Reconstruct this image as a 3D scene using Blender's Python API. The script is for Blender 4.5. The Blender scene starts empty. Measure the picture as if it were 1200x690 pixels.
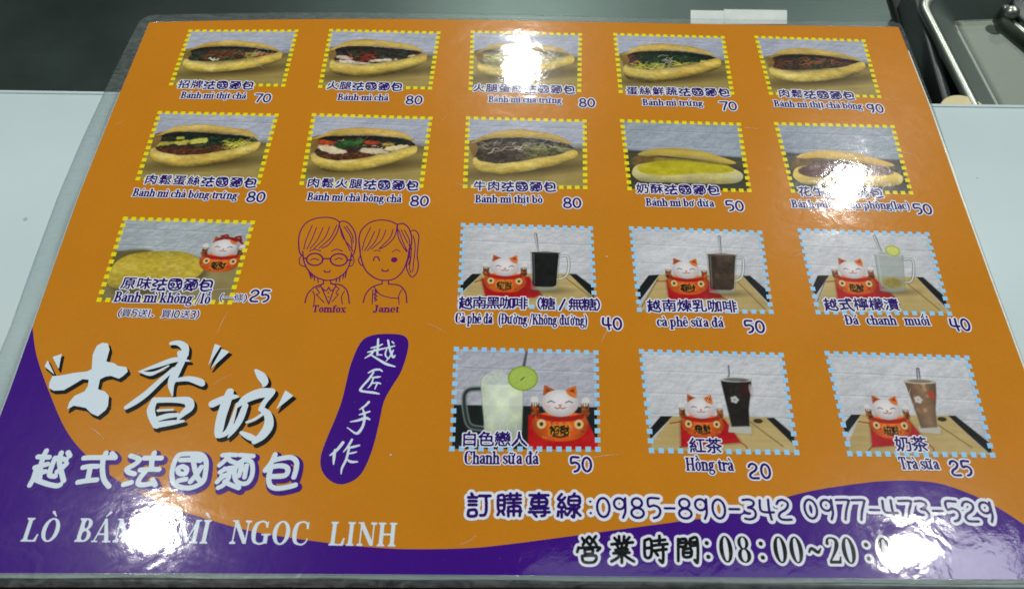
import bpy, math, unicodedata
import numpy as np

# ------------------------------------------------------------------ camera, world, lamps, exposure
SC = bpy.context.scene
COL = SC.collection
PH_F, PH_TILT, PH_ROLL, PH_YAW = 932.398, 0.554509, 0.0105683, 0.00042068   # focal length in photo pixels, pose
CAM = np.array([-0.0047032, -0.2136397, 0.2982435])

def rot_cam():
    a, b = math.cos(PH_TILT), math.sin(PH_TILT)
    Rx = np.array([[1, 0, 0], [0, a, -b], [0, b, a]])
    Z = lambda q: np.array([[math.cos(q), -math.sin(q), 0], [math.sin(q), math.cos(q), 0], [0, 0, 1]])
    return Z(PH_YAW) @ Rx @ Z(PH_ROLL)
ROT = rot_cam()

cam_data = bpy.data.cameras.new('camera')
cam = bpy.data.objects.new('camera', cam_data)
COL.objects.link(cam)
from mathutils import Matrix
m4 = Matrix.Identity(4)
for i in range(3):
    for j in range(3):
        m4[i][j] = ROT[i][j]
    m4[i][3] = CAM[i]
cam.matrix_world = m4
cam_data.sensor_width = 36
cam_data.lens = PH_F / 1200 * 36
cam_data.clip_start = 0.01
cam_data.clip_end = 50
cam_data.dof.use_dof = True
cam_data.dof.focus_distance = 0.365
cam_data.dof.aperture_fstop = 13
SC.camera = cam

world = bpy.data.worlds.new("World")
SC.world = world
world.use_nodes = True
world.node_tree.nodes['Background'].inputs['Color'].default_value = (0.80, 0.95, 0.95, 1)
world.node_tree.nodes['Background'].inputs['Strength'].default_value = 0.075

def lamp(name, x, y, z, size, power, color=(1.0, 0.985, 0.95), shape='DISK', sy=None, aim=(0, 0, 0)):
    l = bpy.data.lights.new(name, 'AREA')
    l.shape = shape
    l.size = size
    if sy:
        l.size_y = sy
    l.energy = power
    l.color = color
    o = bpy.data.objects.new(name, l)
    COL.objects.link(o)
    o.location = (x, y, z)
    from mathutils import Vector
    o.rotation_euler = (Vector((x, y, z)) - Vector(aim)).to_track_quat('Z', 'Y').to_euler()
    return o
lamp('ceiling_lamp', 0.02, 2.11, 1.80, 0.085, 16)
lamp('ceiling_lamp', 1.12, 1.54, 1.80, 0.075, 14)
lamp('ceiling_lamp', -0.93, 0.35, 1.80, 0.06, 14)
lamp('ceiling_lamp', 1.04, 0.33, 1.80, 0.06, 11)
# lit ceiling panels mirrored in the lower edge of the film
lamp('ceiling_panel', 1.20, 0.255, 1.80, 0.24, 1.3, (0.93, 0.95, 1.0), 'RECTANGLE', 0.20, (1.20, 0.255, 0))
lamp('ceiling_panel', 0.52, 0.235, 1.82, 0.95, 0.35, (0.93, 0.95, 1.0), 'RECTANGLE', 0.10, (0.52, 0.235, 0))

SC.view_settings.view_transform = 'Standard'
SC.view_settings.look = 'None'
SC.view_settings.gamma = 1
SC.view_settings.exposure = 0.12
SC.cycles.max_bounces = 8
SC.cycles.transparent_max_bounces = 12
try:
    SC.cycles.use_denoising = True
except Exception:
    pass
SC.cycles.filter_width = 1.6 if hasattr(SC.cycles, 'filter_width') else 1.5

# ------------------------------------------------------------------ helpers
def U(px, py, z=0.0):
    """photo pixel -> point of the horizontal plane at height z (metres)"""
    d = ROT @ np.array([(px - 600) / PH_F, (345 - py) / PH_F, -1.0])
    t = (z - CAM[2]) / d[2]
    return CAM + t * d

GAIN = 1.0
def lin(c, g=None):
    c = np.asarray(c, float) / 255.0
    o = np.where(c <= 0.04045, c / 12.92, ((c + 0.055) / 1.055) ** 2.4)
    return o * (GAIN if g is None else g)

def new_mat(name):
    m = bpy.data.materials.new(name)
    m.use_nodes = True
    return m, m.node_tree, m.node_tree.nodes['Principled BSDF']

def noise(nt, scale, detail=3, rough=0.5, vec=None, distortion=0):
    n = nt.nodes.new('ShaderNodeTexNoise')
    n.inputs['Scale'].default_value = scale
    n.inputs['Detail'].default_value = detail
    n.inputs['Roughness'].default_value = rough
    n.inputs['Distortion'].default_value = distortion
    if vec is not None:
        nt.links.new(vec, n.inputs['Vector'])
    return n

def objcoord(nt, scale=None):
    t = nt.nodes.new('ShaderNodeTexCoord')
    if scale is None:
        return t.outputs['Object']
    mp = nt.nodes.new('ShaderNodeMapping')
    mp.inputs['Scale'].default_value = scale
    nt.links.new(t.outputs['Object'], mp.inputs['Vector'])
    return mp.outputs['Vector']

def film_bump(nt, strength=1.0):
    """the uneven skin of the laminating film: orange peel plus slow waves"""
    v = objcoord(nt)
    n1 = noise(nt, 620, 3, 0.6, v)
    n2 = noise(nt, 95, 2, 0.5, v, 0.6)
    n3 = noise(nt, 17, 1, 0.5, v)
    b1 = nt.nodes.new('ShaderNodeBump'); b1.inputs['Strength'].default_value = 1.0; b1.inputs['Distance'].default_value = 0.000013 * strength
    b2 = nt.nodes.new('ShaderNodeBump'); b2.inputs['Strength'].default_value = 1.0; b2.inputs['Distance'].default_value = 0.000075 * strength
    b3 = nt.nodes.new('ShaderNodeBump'); b3.inputs['Strength'].default_value = 1.0; b3.inputs['Distance'].default_value = 0.00028 * strength
    nt.links.new(n1.outputs['Fac'], b1.inputs['Height'])
    nt.links.new(n2.outputs['Fac'], b2.inputs['Height'])
    nt.links.new(n3.outputs['Fac'], b3.inputs['Height'])
    nt.links.new(b1.outputs['Normal'], b2.inputs['Normal'])
    nt.links.new(b2.outputs['Normal'], b3.inputs['Normal'])
    return b3.outputs['Normal']

def print_mat(name, rgb=None, grain=0.10):
    """ink under glossy laminating film"""
    m, nt, p = new_mat(name)
    if rgb is None:
        a = nt.nodes.new('ShaderNodeAttribute'); a.attribute_name = 'Col'; src = a.outputs['Color']
    else:
        r = nt.nodes.new('ShaderNodeRGB'); r.outputs[0].default_value = (*lin(rgb), 1); src = r.outputs[0]
    v = objcoord(nt)
    n = noise(nt, 900, 2, 0.7, v)
    n2 = noise(nt, 24, 4, 0.6, v)
    ad = nt.nodes.new('ShaderNodeMath'); ad.operation = 'ADD'
    nt.links.new(n.outputs['Fac'], ad.inputs[0]); nt.links.new(n2.outputs['Fac'], ad.inputs[1])
    mr = nt.nodes.new('ShaderNodeMapRange')
    mr.inputs['From Min'].default_value = 0.6; mr.inputs['From Max'].default_value = 1.4
    mr.inputs['To Min'].default_value = 1 - grain; mr.inputs['To Max'].default_value = 1 + grain
    nt.links.new(ad.outputs[0], mr.inputs['Value'])
    mul = nt.nodes.new('ShaderNodeVectorMath'); mul.operation = 'SCALE'
    nt.links.new(src, mul.inputs[0]); nt.links.new(mr.outputs[0], mul.inputs['Scale'])
    nt.links.new(mul.outputs[0], p.inputs['Base Color'])
    p.inputs['Roughness'].default_value = 0.26
    p.inputs['Specular IOR Level'].default_value = 0.05
    p.inputs['Coat Weight'].default_value = 1.0
    sm = noise(nt, 38, 5, 0.65, objcoord(nt, (1, 1.8, 1)), 1.5); sr = nt.nodes.new('ShaderNodeMapRange')
    sr.inputs['From Min'].default_value = .4; sr.inputs['From Max'].default_value = .72; sr.inputs['To Min'].default_value = .035; sr.inputs['To Max'].default_value = .09
    nt.links.new(sm.outputs['Fac'], sr.inputs['Value']); nt.links.new(sr.outputs[0], p.inputs['Coat Roughness'])
    p.inputs['Coat IOR'].default_value = 1.5
    nrm = film_bump(nt)
    nt.links.new(nrm, p.inputs['Coat Normal'])
    nt.links.new(nrm, p.inputs['Normal'])
    return m

M = {}
M['photo'] = print_mat('printed_photo', None, 0.07)
M['orange'] = print_mat('orange_print', (189, 121, 22), 0.06)
M['purple'] = print_mat('purple_print', (58, 10, 124), 0.06)
M['ink'] = print_mat('violet_ink', (40, 8, 100), 0.04)
M['white'] = print_mat('white_print', (204, 220, 230), 0.03)
M['halo'] = print_mat('white_halo_print', (216, 222, 234), 0.03)
M['black'] = print_mat('black_print', (12, 16, 18), 0.05)
M['line'] = print_mat('plum_line_print', (98, 20, 92), 0.05)
M['yellow'] = print_mat('yellow_dash_print', (222, 214, 26), 0.04)
M['blue'] = print_mat('blue_dash_print', (146, 198, 232), 0.04)

def tag(o, label=None, cat=None, group=None, kind=None):
    if label: o['label'] = label
    if cat: o['category'] = cat
    if group: o['group'] = group
    if kind: o['kind'] = kind
    return o

def mesh_np(name, V, faces_flat, sizes, mat, parent=None, colors=None, smooth=False):
    me = bpy.data.meshes.new(name)
    me.vertices.add(len(V)); me.vertices.foreach_set('co', np.ascontiguousarray(V, np.float32).ravel())
    me.loops.add(len(faces_flat)); me.loops.foreach_set('vertex_index', np.ascontiguousarray(faces_flat, np.int32))
    me.polygons.add(len(sizes))
    st = np.zeros(len(sizes), np.int32); st[1:] = np.cumsum(sizes)[:-1]
    me.polygons.foreach_set('loop_start', st)
    if colors is not None:
        a = me.color_attributes.new('Col', 'FLOAT_COLOR', 'POINT')
        c = np.ones((len(V), 4), np.float32); c[:, :3] = colors
        a.data.foreach_set('color', c.ravel())
    me.update(calc_edges=True)
    me.validate()
    if smooth:
        me.polygons.foreach_set('use_smooth', [True] * len(me.polygons))
    if mat: me.materials.append(mat)
    o = bpy.data.objects.new(name, me)
    COL.objects.link(o)
    if parent: o.parent = parent
    return o

def mesh_py(name, verts, faces, mat, parent=None, smooth=False):
    fl = [i for f in faces for i in f]
    return mesh_np(name, np.array(verts, float), np.array(fl), np.array([len(f) for f in faces]), mat, parent, smooth=smooth)

# ---------------- fields -> flat meshes (marching squares)
def ms(F, xs, ys, mapf, z, colors=None):
    """F[j,i] < 0 is inside. returns verts, flat faces, sizes, cols"""
    ins = F < 0
    ny, nx = F.shape
    c0, c1, c2, c3 = ins[:-1, :-1], ins[:-1, 1:], ins[1:, 1:], ins[1:, :-1]
    full = c0 & c1 & c2 & c3
    Vs, fl, sz, cs = [], [], [], []
    base = 0
    X, Y = np.meshgrid(xs, ys)
    if colors is None:                                     # merge runs of full cells in a row
        pad = np.zeros((ny - 1, 1), bool)
        f = np.concatenate([pad, full, pad], 1)
        dif = np.diff(f.astype(np.int8), axis=1)
        js, a = np.nonzero(dif == 1); js2, b = np.nonzero(dif == -1)
        n = len(js)
        if n:
            P = np.empty((n, 4, 2))
            P[:, 0, 0] = xs[a]; P[:, 0, 1] = ys[js]; P[:, 1, 0] = xs[b]; P[:, 1, 1] = ys[js]
            P[:, 2, 0] = xs[b]; P[:, 2, 1] = ys[js + 1]; P[:, 3, 0] = xs[a]; P[:, 3, 1] = ys[js + 1]
            Vs.append(P.reshape(-1, 2)); fl.append(np.arange(4 * n)); sz.append(np.full(n, 4)); base = 4 * n
    else:
        use = np.zeros((ny, nx), bool)
        use[:-1, :-1] |= full; use[:-1, 1:] |= full; use[1:, 1:] |= full; use[1:, :-1] |= full
        idx = -np.ones((ny, nx), int); k = use.sum(); idx[use] = np.arange(k)
        Vs.append(np.stack([X[use], Y[use]], 1)); cs.append(colors[use])
        q = np.stack([idx[:-1, :-1][full], idx[:-1, 1:][full], idx[1:, 1:][full], idx[1:, :-1][full]], 1)
        fl.append(q.ravel()); sz.append(np.full(len(q), 4)); base = k
    code = c0 * 1 + c1 * 2 + c2 * 4 + c3 * 8
    off = [(0, 0), (0, 1), (1, 1), (1, 0)]
    for cc in range(1, 15):
        J, I = np.nonzero(code == cc)
        if not len(J): continue
        pts, cl = [], []
        for k in range(4):
            a, b = off[k], off[(k + 1) % 4]
            ia, ib = bool(cc >> k & 1), bool(cc >> ((k + 1) % 4) & 1)
            ja, xa = J + a[0], I + a[1]; jb, xb = J + b[0], I + b[1]
            if ia:
                pts.append(np.stack([xs[xa], ys[ja]], 1))
                if colors is not None: cl.append(colors[ja, xa])
            if ia != ib:
                fa, fb = F[ja, xa], F[jb, xb]
                t = np.clip(fa / (fa - fb), 0.02, 0.98)
                pts.append(np.stack([xs[xa] + t * (xs[xb] - xs[xa]), ys[ja] + t * (ys[jb] - ys[ja])], 1))
                if colors is not None: cl.append(colors[ja, xa] * (1 - t[:, None]) + colors[jb, xb] * t[:, None])
        P = np.stack(pts, 1); n, k = P.shape[:2]
        Vs.append(P.reshape(-1, 2)); fl.append(base + np.arange(n * k)); sz.append(np.full(n, k)); base += n * k
        if colors is not None: cs.append(np.stack(cl, 1).reshape(-1, 3))
    if not Vs: return None
    P = np.concatenate(Vs)
    W = mapf(P[:, 0], P[:, 1])
    V = np.concatenate([W, np.full((len(W), 1), z)], 1)
    return V, np.concatenate(fl), np.concatenate(sz), (np.concatenate(cs) if colors is not None else None)

def field_obj(name, F, xs, ys, mapf, z, mat, parent, colors=None):
    r = ms(F, xs, ys, mapf, z, colors)
    V, fl, sz, cs = r
    # make sure faces look up
    a, b, c = V[fl[0]], V[fl[1]], V[fl[2]]
    if np.cross(b - a, c - a)[2] < 0:
        st = np.zeros(len(sz), int); st[1:] = np.cumsum(sz)[:-1]
        e = np.repeat(st + sz - 1, sz); s = np.repeat(st, sz); k = np.arange(len(fl))
        fl = fl[e - (k - s)]
    return mesh_np(name, V, fl, sz, mat, parent, cs)

def sd_poly(X, Y, loops):
    """exact signed distance to even-odd polygon loops (list of Nx2)"""
    A = np.concatenate([np.asarray(l, float) for l in loops])
    B = np.concatenate([np.roll(np.asarray(l, float), -1, 0) for l in loops])
    return sd_segs(X, Y, A, B)

def sd_segs(X, Y, A, B):
    shp = X.shape; x = X.ravel(); y = Y.ravel()
    out = np.empty(len(x)); 
    step = max(1, int(3e6 // max(1, len(A))))
    d = B - A; dd = (d ** 2).sum(1) + 1e-12
    dy = np.where(abs(d[:, 1]) < 1e-12, 1e-12, d[:, 1])
    for s in range(0, len(x), step):
        px = x[s:s + step, None]; py = y[s:s + step, None]
        wx = px - A[:, 0]; wy = py - A[:, 1]
        t = np.clip((wx * d[:, 0] + wy * d[:, 1]) / dd, 0, 1)
        dist = ((wx - t * d[:, 0]) ** 2 + (wy - t * d[:, 1]) ** 2).min(1)
        cr = (A[:, 1] > py) != (B[:, 1] > py)
        xc = A[:, 0] + (py - A[:, 1]) * d[:, 0] / dy
        n = (cr & (px < xc)).sum(1)
        out[s:s + step] = np.sqrt(dist) * np.where(n % 2, -1, 1)
    return out.reshape(shp)

def sd_stroke(X, Y, pts):
    """polyline of (x, y, width) with round ends and changing width"""
    best = np.full(X.shape, 1e9)
    if len(pts) == 1:
        x, y, w = pts[0]
        return np.hypot(X - x, Y - y) - w / 2
    for (x0, y0, w0), (x1, y1, w1) in zip(pts[:-1], pts[1:]):
        dx, dy = x1 - x0, y1 - y0
        t = np.clip(((X - x0) * dx + (Y - y0) * dy) / (dx * dx + dy * dy + 1e-12), 0, 1)
        best = np.minimum(best, np.hypot(X - x0 - t * dx, Y - y0 - t * dy) - (w0 + t * (w1 - w0)) / 2)
    return best

def catmull(pts, n=6, closed=False):
    P = np.asarray(pts, float); N = len(P); out = []
    rng = range(N) if closed else range(N - 1)
    for i in rng:
        if closed:
            a, b, c, d = P[i - 1], P[i], P[(i + 1) % N], P[(i + 2) % N]
        else:
            a, b, c, d = P[max(i - 1, 0)], P[i], P[i + 1], P[min(i + 2, N - 1)]
        for k in range(n):
            t = k / n
            out.append(0.5 * ((2 * b) + (-a + c) * t + (2 * a - 5 * b + 4 * c - d) * t * t + (-a + 3 * b - 3 * c + d) * t ** 3))
    if not closed: out.append(P[-1])
    return np.array(out)

class Art:
    """collects flat shapes (in mm of a local frame) into one field"""
    def __init__(s): s.sh = []
    def poly(s, loops): s.sh.append(('p', [np.asarray(l, float) for l in loops]))
    def stroke(s, pts): s.sh.append(('s', [tuple(p) for p in pts]))
    def field(s, h, marg):
        lo = np.array([1e9, 1e9]); hi = -lo; bb = []
        for k, d in s.sh:
            if k == 'p': Q = np.concatenate(d); a, b = Q.min(0), Q.max(0)
            else:
                Q = np.array(d); w = Q[:, 2].max() / 2; a, b = Q[:, :2].min(0) - w, Q[:, :2].max(0) + w
            bb.append((a, b)); lo = np.minimum(lo, a); hi = np.maximum(hi, b)
        lo = lo - marg - 2 * h; hi = hi + marg + 2 * h
        xs = lo[0] + h * np.arange(int((hi[0] - lo[0]) / h) + 2); ys = lo[1] + h * np.arange(int((hi[1] - lo[1]) / h) + 2)
        F = np.full((len(ys), len(xs)), 1e3)
        for (k, d), (a, b) in zip(s.sh, bb):
            i0 = max(0, int((a[0] - marg - 2 * h - lo[0]) / h)); i1 = min(len(xs), int((b[0] + marg + 2 * h - lo[0]) / h) + 2)
            j0 = max(0, int((a[1] - marg - 2 * h - lo[1]) / h)); j1 = min(len(ys), int((b[1] + marg + 2 * h - lo[1]) / h) + 2)
            X, Y = np.meshgrid(xs[i0:i1], ys[j0:j1])
            f = sd_poly(X, Y, d) if k == 'p' else sd_stroke(X, Y, d)
            F[j0:j1, i0:i1] = np.minimum(F[j0:j1, i0:i1], f)
        return F, xs, ys

# ---------------- letters
_g = {}
def cjk(ch):
    """outline loops of one character of Blender's built-in font, em = 1"""
    if ch in _g: return _g[ch]
    c = bpy.data.curves.new('glyph', 'FONT'); c.body = ch; c.resolution_u = 2; c.fill_mode = 'NONE'
    o = bpy.data.objects.new('glyph', c); COL.objects.link(o)
    bpy.context.view_layer.update()
    e = o.evaluated_get(bpy.context.evaluated_depsgraph_get()); me = e.to_mesh()
    V = np.array([v.co[:2] for v in me.vertices]); E = np.array([tuple(q.vertices) for q in me.edges])
    e.to_mesh_clear()
    bpy.data.objects.remove(o); bpy.data.curves.remove(c)
    _g[ch] = (V[E[:, 0]], V[E[:, 1]])
    return _g[ch]

SW, HW = 0.175, 0.07    # stem and hairline, cap height = 1
XH = 0.69
def ring(cx, cy, rx, ry, tx=SW, ty=HW, n=26):
    a = np.linspace(0, 2 * math.pi, n, endpoint=False)
    o = np.stack([cx + rx * np.cos(a), cy + ry * np.sin(a)], 1)
    i = np.stack([cx + (rx - tx) * np.cos(a), cy + (ry - ty) * np.sin(a)], 1)
    return ('p', [o, i])
def box(x0, y0, x1, y1): return ('p', [np.array([(x0, y0), (x1, y0), (x1, y1), (x0, y1)])])
def pol(*p): return ('p', [np.array(p, float)])
def st(*p, n=5): 
    return ('s', [tuple(q) for q in catmull(p, n)])
def ln(*p): return ('s', list(p))
def serif(cx, y, w=0.34, up=True):
    s = 1 if up else -1
    return pol((cx - w / 2, y), (cx + w / 2, y), (cx + w / 2, y + s * .05), (cx + .1, y + s * .10), (cx - .1, y + s * .10), (cx - w / 2, y + s * .05))
def stem(cx, y0, y1, foot=True, head=True):
    s = [box(cx - SW / 2, y0, cx + SW / 2, y1)]
    if foot: s.append(serif(cx, y0))
    if head == 'full': s.append(serif(cx, y1, up=False))
    elif head: s.append(pol((cx - .2, y1 - .05), (cx - .2, y1 - .09), (cx, y1 - .16), (cx + SW / 2, y1 - .1), (cx + SW / 2, y1 + .02)))
    return s
def arch(x0, x1, y=XH):
    return [st((x0, y - .22, HW), (x0 + .08, y - .09, .09), ((x0 + x1) / 2 + .02, y - .05, .12), (x1 - .02, y - .12, .16), (x1, y - .26, SW)), box(x1 - SW / 2, 0, x1 + SW / 2, y - .25), serif(x1, 0)]
G = {
 'a': ([st((.10, .50, .12), (.14, .60, .08), (.26, .65, .08), (.38, .60, .13), (.42, .46, SW)), ln((.42, .46, SW), (.42, .14, SW)), st((.42, .14, SW), (.46, .05, .1), (.56, .06, .05)), st((.38, .41, .06), (.22, .36, .09), (.12, .22, .17), (.16, .09, .13), (.27, .06, .08), (.38, .15, .06))], .58),
 'b': (stem(.16, .02, 1, False, True) + [ring(.36, .34, .27, .355)], .68),
 'c': ([st((.48, .52, .15), (.40, .62, .08), (.28, .655, .07), (.14, .55, .15), (.11, .34, SW), (.15, .14, .15), (.28, .045, .08), (.40, .08, .06), (.49, .18, .05))], .54),
 'd': ([ring(.32, .34, .27, .355), box(.44, .03, .44 + SW, 1), pol((.34, 1), (.615, 1.02), (.615, .9), (.34, .95)), pol((.5, 0), (.72, .03), (.72, .08), (.6, .12))], .72),
 'e': ([box(.12, .34, .5, .41), st((.5, .38, .12), (.47, .54, .13), (.38, .64, .08), (.28, .66, .07), (.15, .56, .13), (.11, .36, SW), (.14, .16, .16), (.26, .045, .1), (.40, .06, .07), (.52, .18, .05))], .58),
 'f': (stem(.2, 0, .8, True, False) + [st((.2, .78, SW), (.24, .92, .13), (.34, .98, .08), (.44, .93, .13)), box(.05, .62, .4, .69)], .42),
 'g': ([ring(.27, .44, .22, .245), st((.42, .6, .06), (.5, .66, .08), (.58, .64, .11)), st((.14, .22, .08), (.09, .12, .12), (.2, .08, .13), (.42, .06, .13), (.54, -.06, .12), (.45, -.2, .08), (.25, -.24, .08), (.08, -.17, .1), (.1, -.05, .07), (.16, .04, .06))], .62),
 'h': (stem(.16, 0, 1) + arch(.2, .52), .68),
 'i': (stem(.16, 0, XH), .34), '.dot': ([ln((.15, .88, .19))], 0),
 'k': (stem(.16, 0, 1) + [ln((.24, .3, .06), (.5, .62, .07)), ln((.34, .38, .1), (.54, .06, .18)), box(.38, .63, .64, .69), box(.42, 0, .7, .06)], .70),
 'l': (stem(.16, 0, 1), .34),
 'm': (stem(.16, 0, XH) + arch(.2, .50) + arch(.54, .84), 1.0),
 'n': (stem(.16, 0, XH) + arch(.2, .52), .68),
 'o': ([ring(.30, .34, .265, .355)], .60),
 'p': ([box(.16 - SW / 2, -.26, .16 + SW / 2, XH - .02), serif(.16, -.28), pol((-.02, .64), (.25, .71), (.25, .58), (-.02, .6)), ring(.36, .34, .27, .355)], .68),
 'r': (stem(.16, 0, XH) + [st((.22, .45, .06), (.32, .6, .08), (.42, .63, .1), (.46, .56, .17))], .52),
 's': ([st((.42, .52, .1), (.34, .63, .07), (.2, .645, .08), (.11, .53, .14), (.2, .4, .16), (.36, .3, .17), (.42, .17, .14), (.33, .06, .08), (.18, .05, .07), (.08, .17, .11))], .5),
 't': ([ln((.2, .85, .05), (.2, .66, SW)), ln((.2, .66, SW), (.2, .15, SW)), st((.2, .15, SW), (.25, .06, .11), (.39, .09, .05)), box(.04, .61, .38, .69)], .42),
 'u': ([box(.07, .2, .07 + SW, XH), box(-.02, .62, .15, XH), st((.16, .22, SW), (.2, .1, .15), (.32, .06, .1), (.46, .17, .06)), box(.44, .04, .44 + SW, XH), box(.36, .62, .5, XH), pol((.5, 0), (.72, .03), (.72, .08), (.6, .12))], .72),
 'x': ([ln((.12, .63, .14), (.46, .06, .18)), ln((.48, .63, .05), (.1, .04, .05)), box(0, .63, .27, .69), box(.38, .63, .6, .69), box(-.02, 0, .2, .06), box(.32, 0, .62, .06)], .6),
 'z': ([box(.05, .6, .5, .69), box(.05, 0, .5, .08), ln((.42, .6, .14), (.12, .06, .14))], .55),
 'v': ([ln((.12, .64, .15), (.3, .04, .14)), ln((.5, .64, .05), (.3, .04, .06)), box(0, .63, .27, .69), box(.38, .63, .6, .69)], .6),
 'B': (stem(.2, 0, 1, True, 'full') + [ring(.38, .745, .26, .255), ring(.4, .265, .30, .265), ], .76),
 'C': ([st((.66, .72, .1), (.62, .88, .08), (.5, .97, .07), (.34, .96, .08), (.18, .84, .15), (.12, .5, SW + .02), (.18, .16, .15), (.34, .04, .08), (.52, .03, .07), (.66, .14, .06), (.7, .27, .05)), box(.655, .7, .7, .98)], .78),
 'D': (stem(.2, 0, 1, True, 'full') + [st((.2, .96, .08), (.42, .95, .08), (.62, .82, .15), (.69, .5, SW + .02), (.62, .18, .15), (.42, .05, .08), (.2, .04, .08))], .84),
 'J': ([box(.22, .25, .22 + SW, 1), serif(.305, 1, .42, False), st((.31, .27, SW), (.27, .06, .13), (.14, .0, .09), (.03, .1, .2))], .54),
 'K': (stem(.2, 0, 1, True, 'full') + [ln((.3, .45, .06), (.62, .94, .07)), ln((.42, .6, .12), (.7, .08, SW + .02)), box(.46, .93, .8, 1), box(.52, 0, .88, .07)], .88),
 'L': (stem(.2, 0, 1, True, 'full') + [box(.1, 0, .68, .07), pol((.68, 0), (.72, .32), (.66, .32), (.56, .06))], .74),
 'M': ([ln((.18, .06, .06), (.18, .95, .06)), serif(.18, 0, .26), box(.04, .94, .3, 1), ln((.22, .93, .15), (.52, .1, .15)), ln((.86, .93, .06), (.52, .06, .06)), box(.78, 0, .78 + SW, 1), serif(.87, 0, .34), box(.78, .94, 1.04, 1)], 1.06),
 'N': ([ln((.18, .05, .06), (.18, .95, .06)), serif(.18, 0, .26), box(.03, .94, .3, 1), ln((.22, .9, SW), (.68, .1, SW)), ln((.74, .04, .06), (.74, .95, .06)), serif(.74, 1, .28, False)], .88),
 'G': ([st((.66, .74, .08), (.60, .9, .08), (.46, .97, .07), (.32, .94, .09), (.18, .82, .15), (.12, .5, SW + .02), (.18, .16, .15), (.34, .04, .08), (.5, .03, .08), (.66, .1, .1)), box(.58, .04, .58 + SW, .42), box(.46, .38, .86, .45), box(.655, .72, .7, .98)], .86),
 'O': ([ring(.42, .5, .38, .51, SW + .01, .07)], .84),
 'H': (stem(.2, 0, 1, True, 'full') + stem(.7, 0, 1, True, 'full') + [box(.2, .46, .7, .54)], .9),
 'I': (stem(.2, 0, 1, True, 'full'), .42),
 'T': (stem(.4, 0, 1, True, False) + [box(.06, .92, .74, 1), pol((.05, 1), (.05, .7), (.1, .7), (.2, .94)), pol((.75, 1), (.75, .7), (.7, .7), (.6, .94))], .80),
 '(': ([st((.3, 1.06, .04), (.15, .8, .1), (.1, .42, .14), (.15, .04, .1), (.3, -.24, .04))], .36),
 ')': ([st((.06, 1.06, .04), (.21, .8, .1), (.26, .42, .14), (.21, .04, .1), (.06, -.24, .04))], .36),
 '/': ([ln((.05, -.1, .07), (.34, 1.05, .07))], .4),
 '1': (stem(.25, 0, 1, True, False) + [pol((.1, .86), (.34, 1.0), (.34, .86))], .5),
 '0': ([ring(.27, .5, .25, .51, .16, .06)], .56),
 '8': ([ring(.27, .745, .21, .255, .13, .055), ring(.27, .27, .25, .28, .15, .055)], .56),
 '2': ([st((.08, .76, .13), (.12, .92, .08), (.26, .97, .07), (.42, .88, .13), (.42, .68, .16), (.3, .42, .11), (.08, .08, .06)), box(.05, 0, .48, .12), pol((.48, 0), (.52, .28), (.47, .28), (.4, .1))], .56),
 ':': ([ln((.14, .2, .2)), ln((.14, .72, .2))], .3),
 '~': ([st((.04, .42, .08), (.14, .56, .12), (.26, .5, .14), (.38, .42, .12), (.5, .56, .06))], .56),
 ' ': ([], .28),
}
G['đ'] = (G['d'][0] + [box(.3, .80, .72, .87)], .72)
G['Đ'] = (G['D'][0] + [box(.0, .47, .42, .54)], .84)
R_ = {  # round-ended display figures, cap height 1
 '0': ([('e', .30, .5, .23, .43)], .62),
 '1': ([[(.14, .93), (.14, .07)]], .28),
 '2': ([[(.06, .76), (.14, .9), (.3, .95), (.46, .84), (.46, .66), (.34, .5), (.14, .36), (.07, .2), (.14, .08), (.3, .05), (.52, .06)]], .62),
 '3': ([[(.08, .92), (.3, .95), (.47, .86), (.44, .68), (.24, .58)], [(.24, .58), (.42, .52), (.5, .34), (.44, .14), (.26, .05), (.08, .08)]], .60),
 '4': ([[(.1, .92), (.07, .6), (.1, .44), (.24, .38), (.56, .38)], [(.42, .95), (.40, .5), (.44, .05)]], .64),
 '5': ([[(.5, .94), (.12, .94), (.1, .58), (.3, .62), (.48, .52), (.52, .32), (.42, .12), (.26, .05)]], .62),
 '7': ([[(.05, .93), (.5, .94), (.5, .82), (.36, .45), (.26, .05)]], .58),
 '8': ([('e', .29, .73, .19, .21), ('e', .29, .27, .23, .22)], .60),
 '9': ([('e', .27, .68, .20, .25), [(.50, .93), (.49, .6), (.47, .3), (.38, .05)]], .62),
 '-': ([[(.06, .5), (.42, .5)]], .50),
 ':': ([[(.14, .24), (.141, .24)], [(.14, .76), (.141, .76)]], .3),
 '(': ([[(.28, 1.0), (.12, .7), (.1, .35), (.28, 0)]], .34), ')': ([[(.06, 1.0), (.22, .7), (.24, .35), (.06, 0)]], .34),
 ' ': ([], .3), '/': ([[(.05, -.05), (.34, 1.0)]], .42), '、': ([[(.1, .3), (.2, .18)]], .6),
}
def marks(ms_, cx, top, low, sc=1.0):
    out = []; y = top
    for c in ms_:
        if c == '\u0302': out.append(('s', [(cx - .15, y + .06, .06), (cx, y + .2, .11), (cx + .15, y + .06, .06)])); y += .17
        elif c == '\u0303': out.append(st((cx - .17, y + .07, .05), (cx - .08, y + .15, .09), (cx + .06, y + .09, .09), (cx + .17, y + .17, .05))); y += .15
        elif c == '\u0301': out.append(('s', [(cx - .04, y + .06, .04), (cx + .12, y + .24, .12)]))
        elif c == '\u0300': out.append(('s', [(cx + .06, y + .06, .04), (cx - .1, y + .24, .12)]))
        elif c == '\u0309': out.append(st((cx - .07, y + .22, .06), (cx + .05, y + .25, .08), (cx + .08, y + .16, .08), (cx, y + .07, .06)))
        elif c == '\u0323': out.append(('s', [(cx, low - .17, .16)]))
        elif c == '\u031b': out.append(st((cx + .2, top - .1, .08), (cx + .31, top - .04, .09), (cx + .33, top + .08, .12)))
    return out

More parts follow.
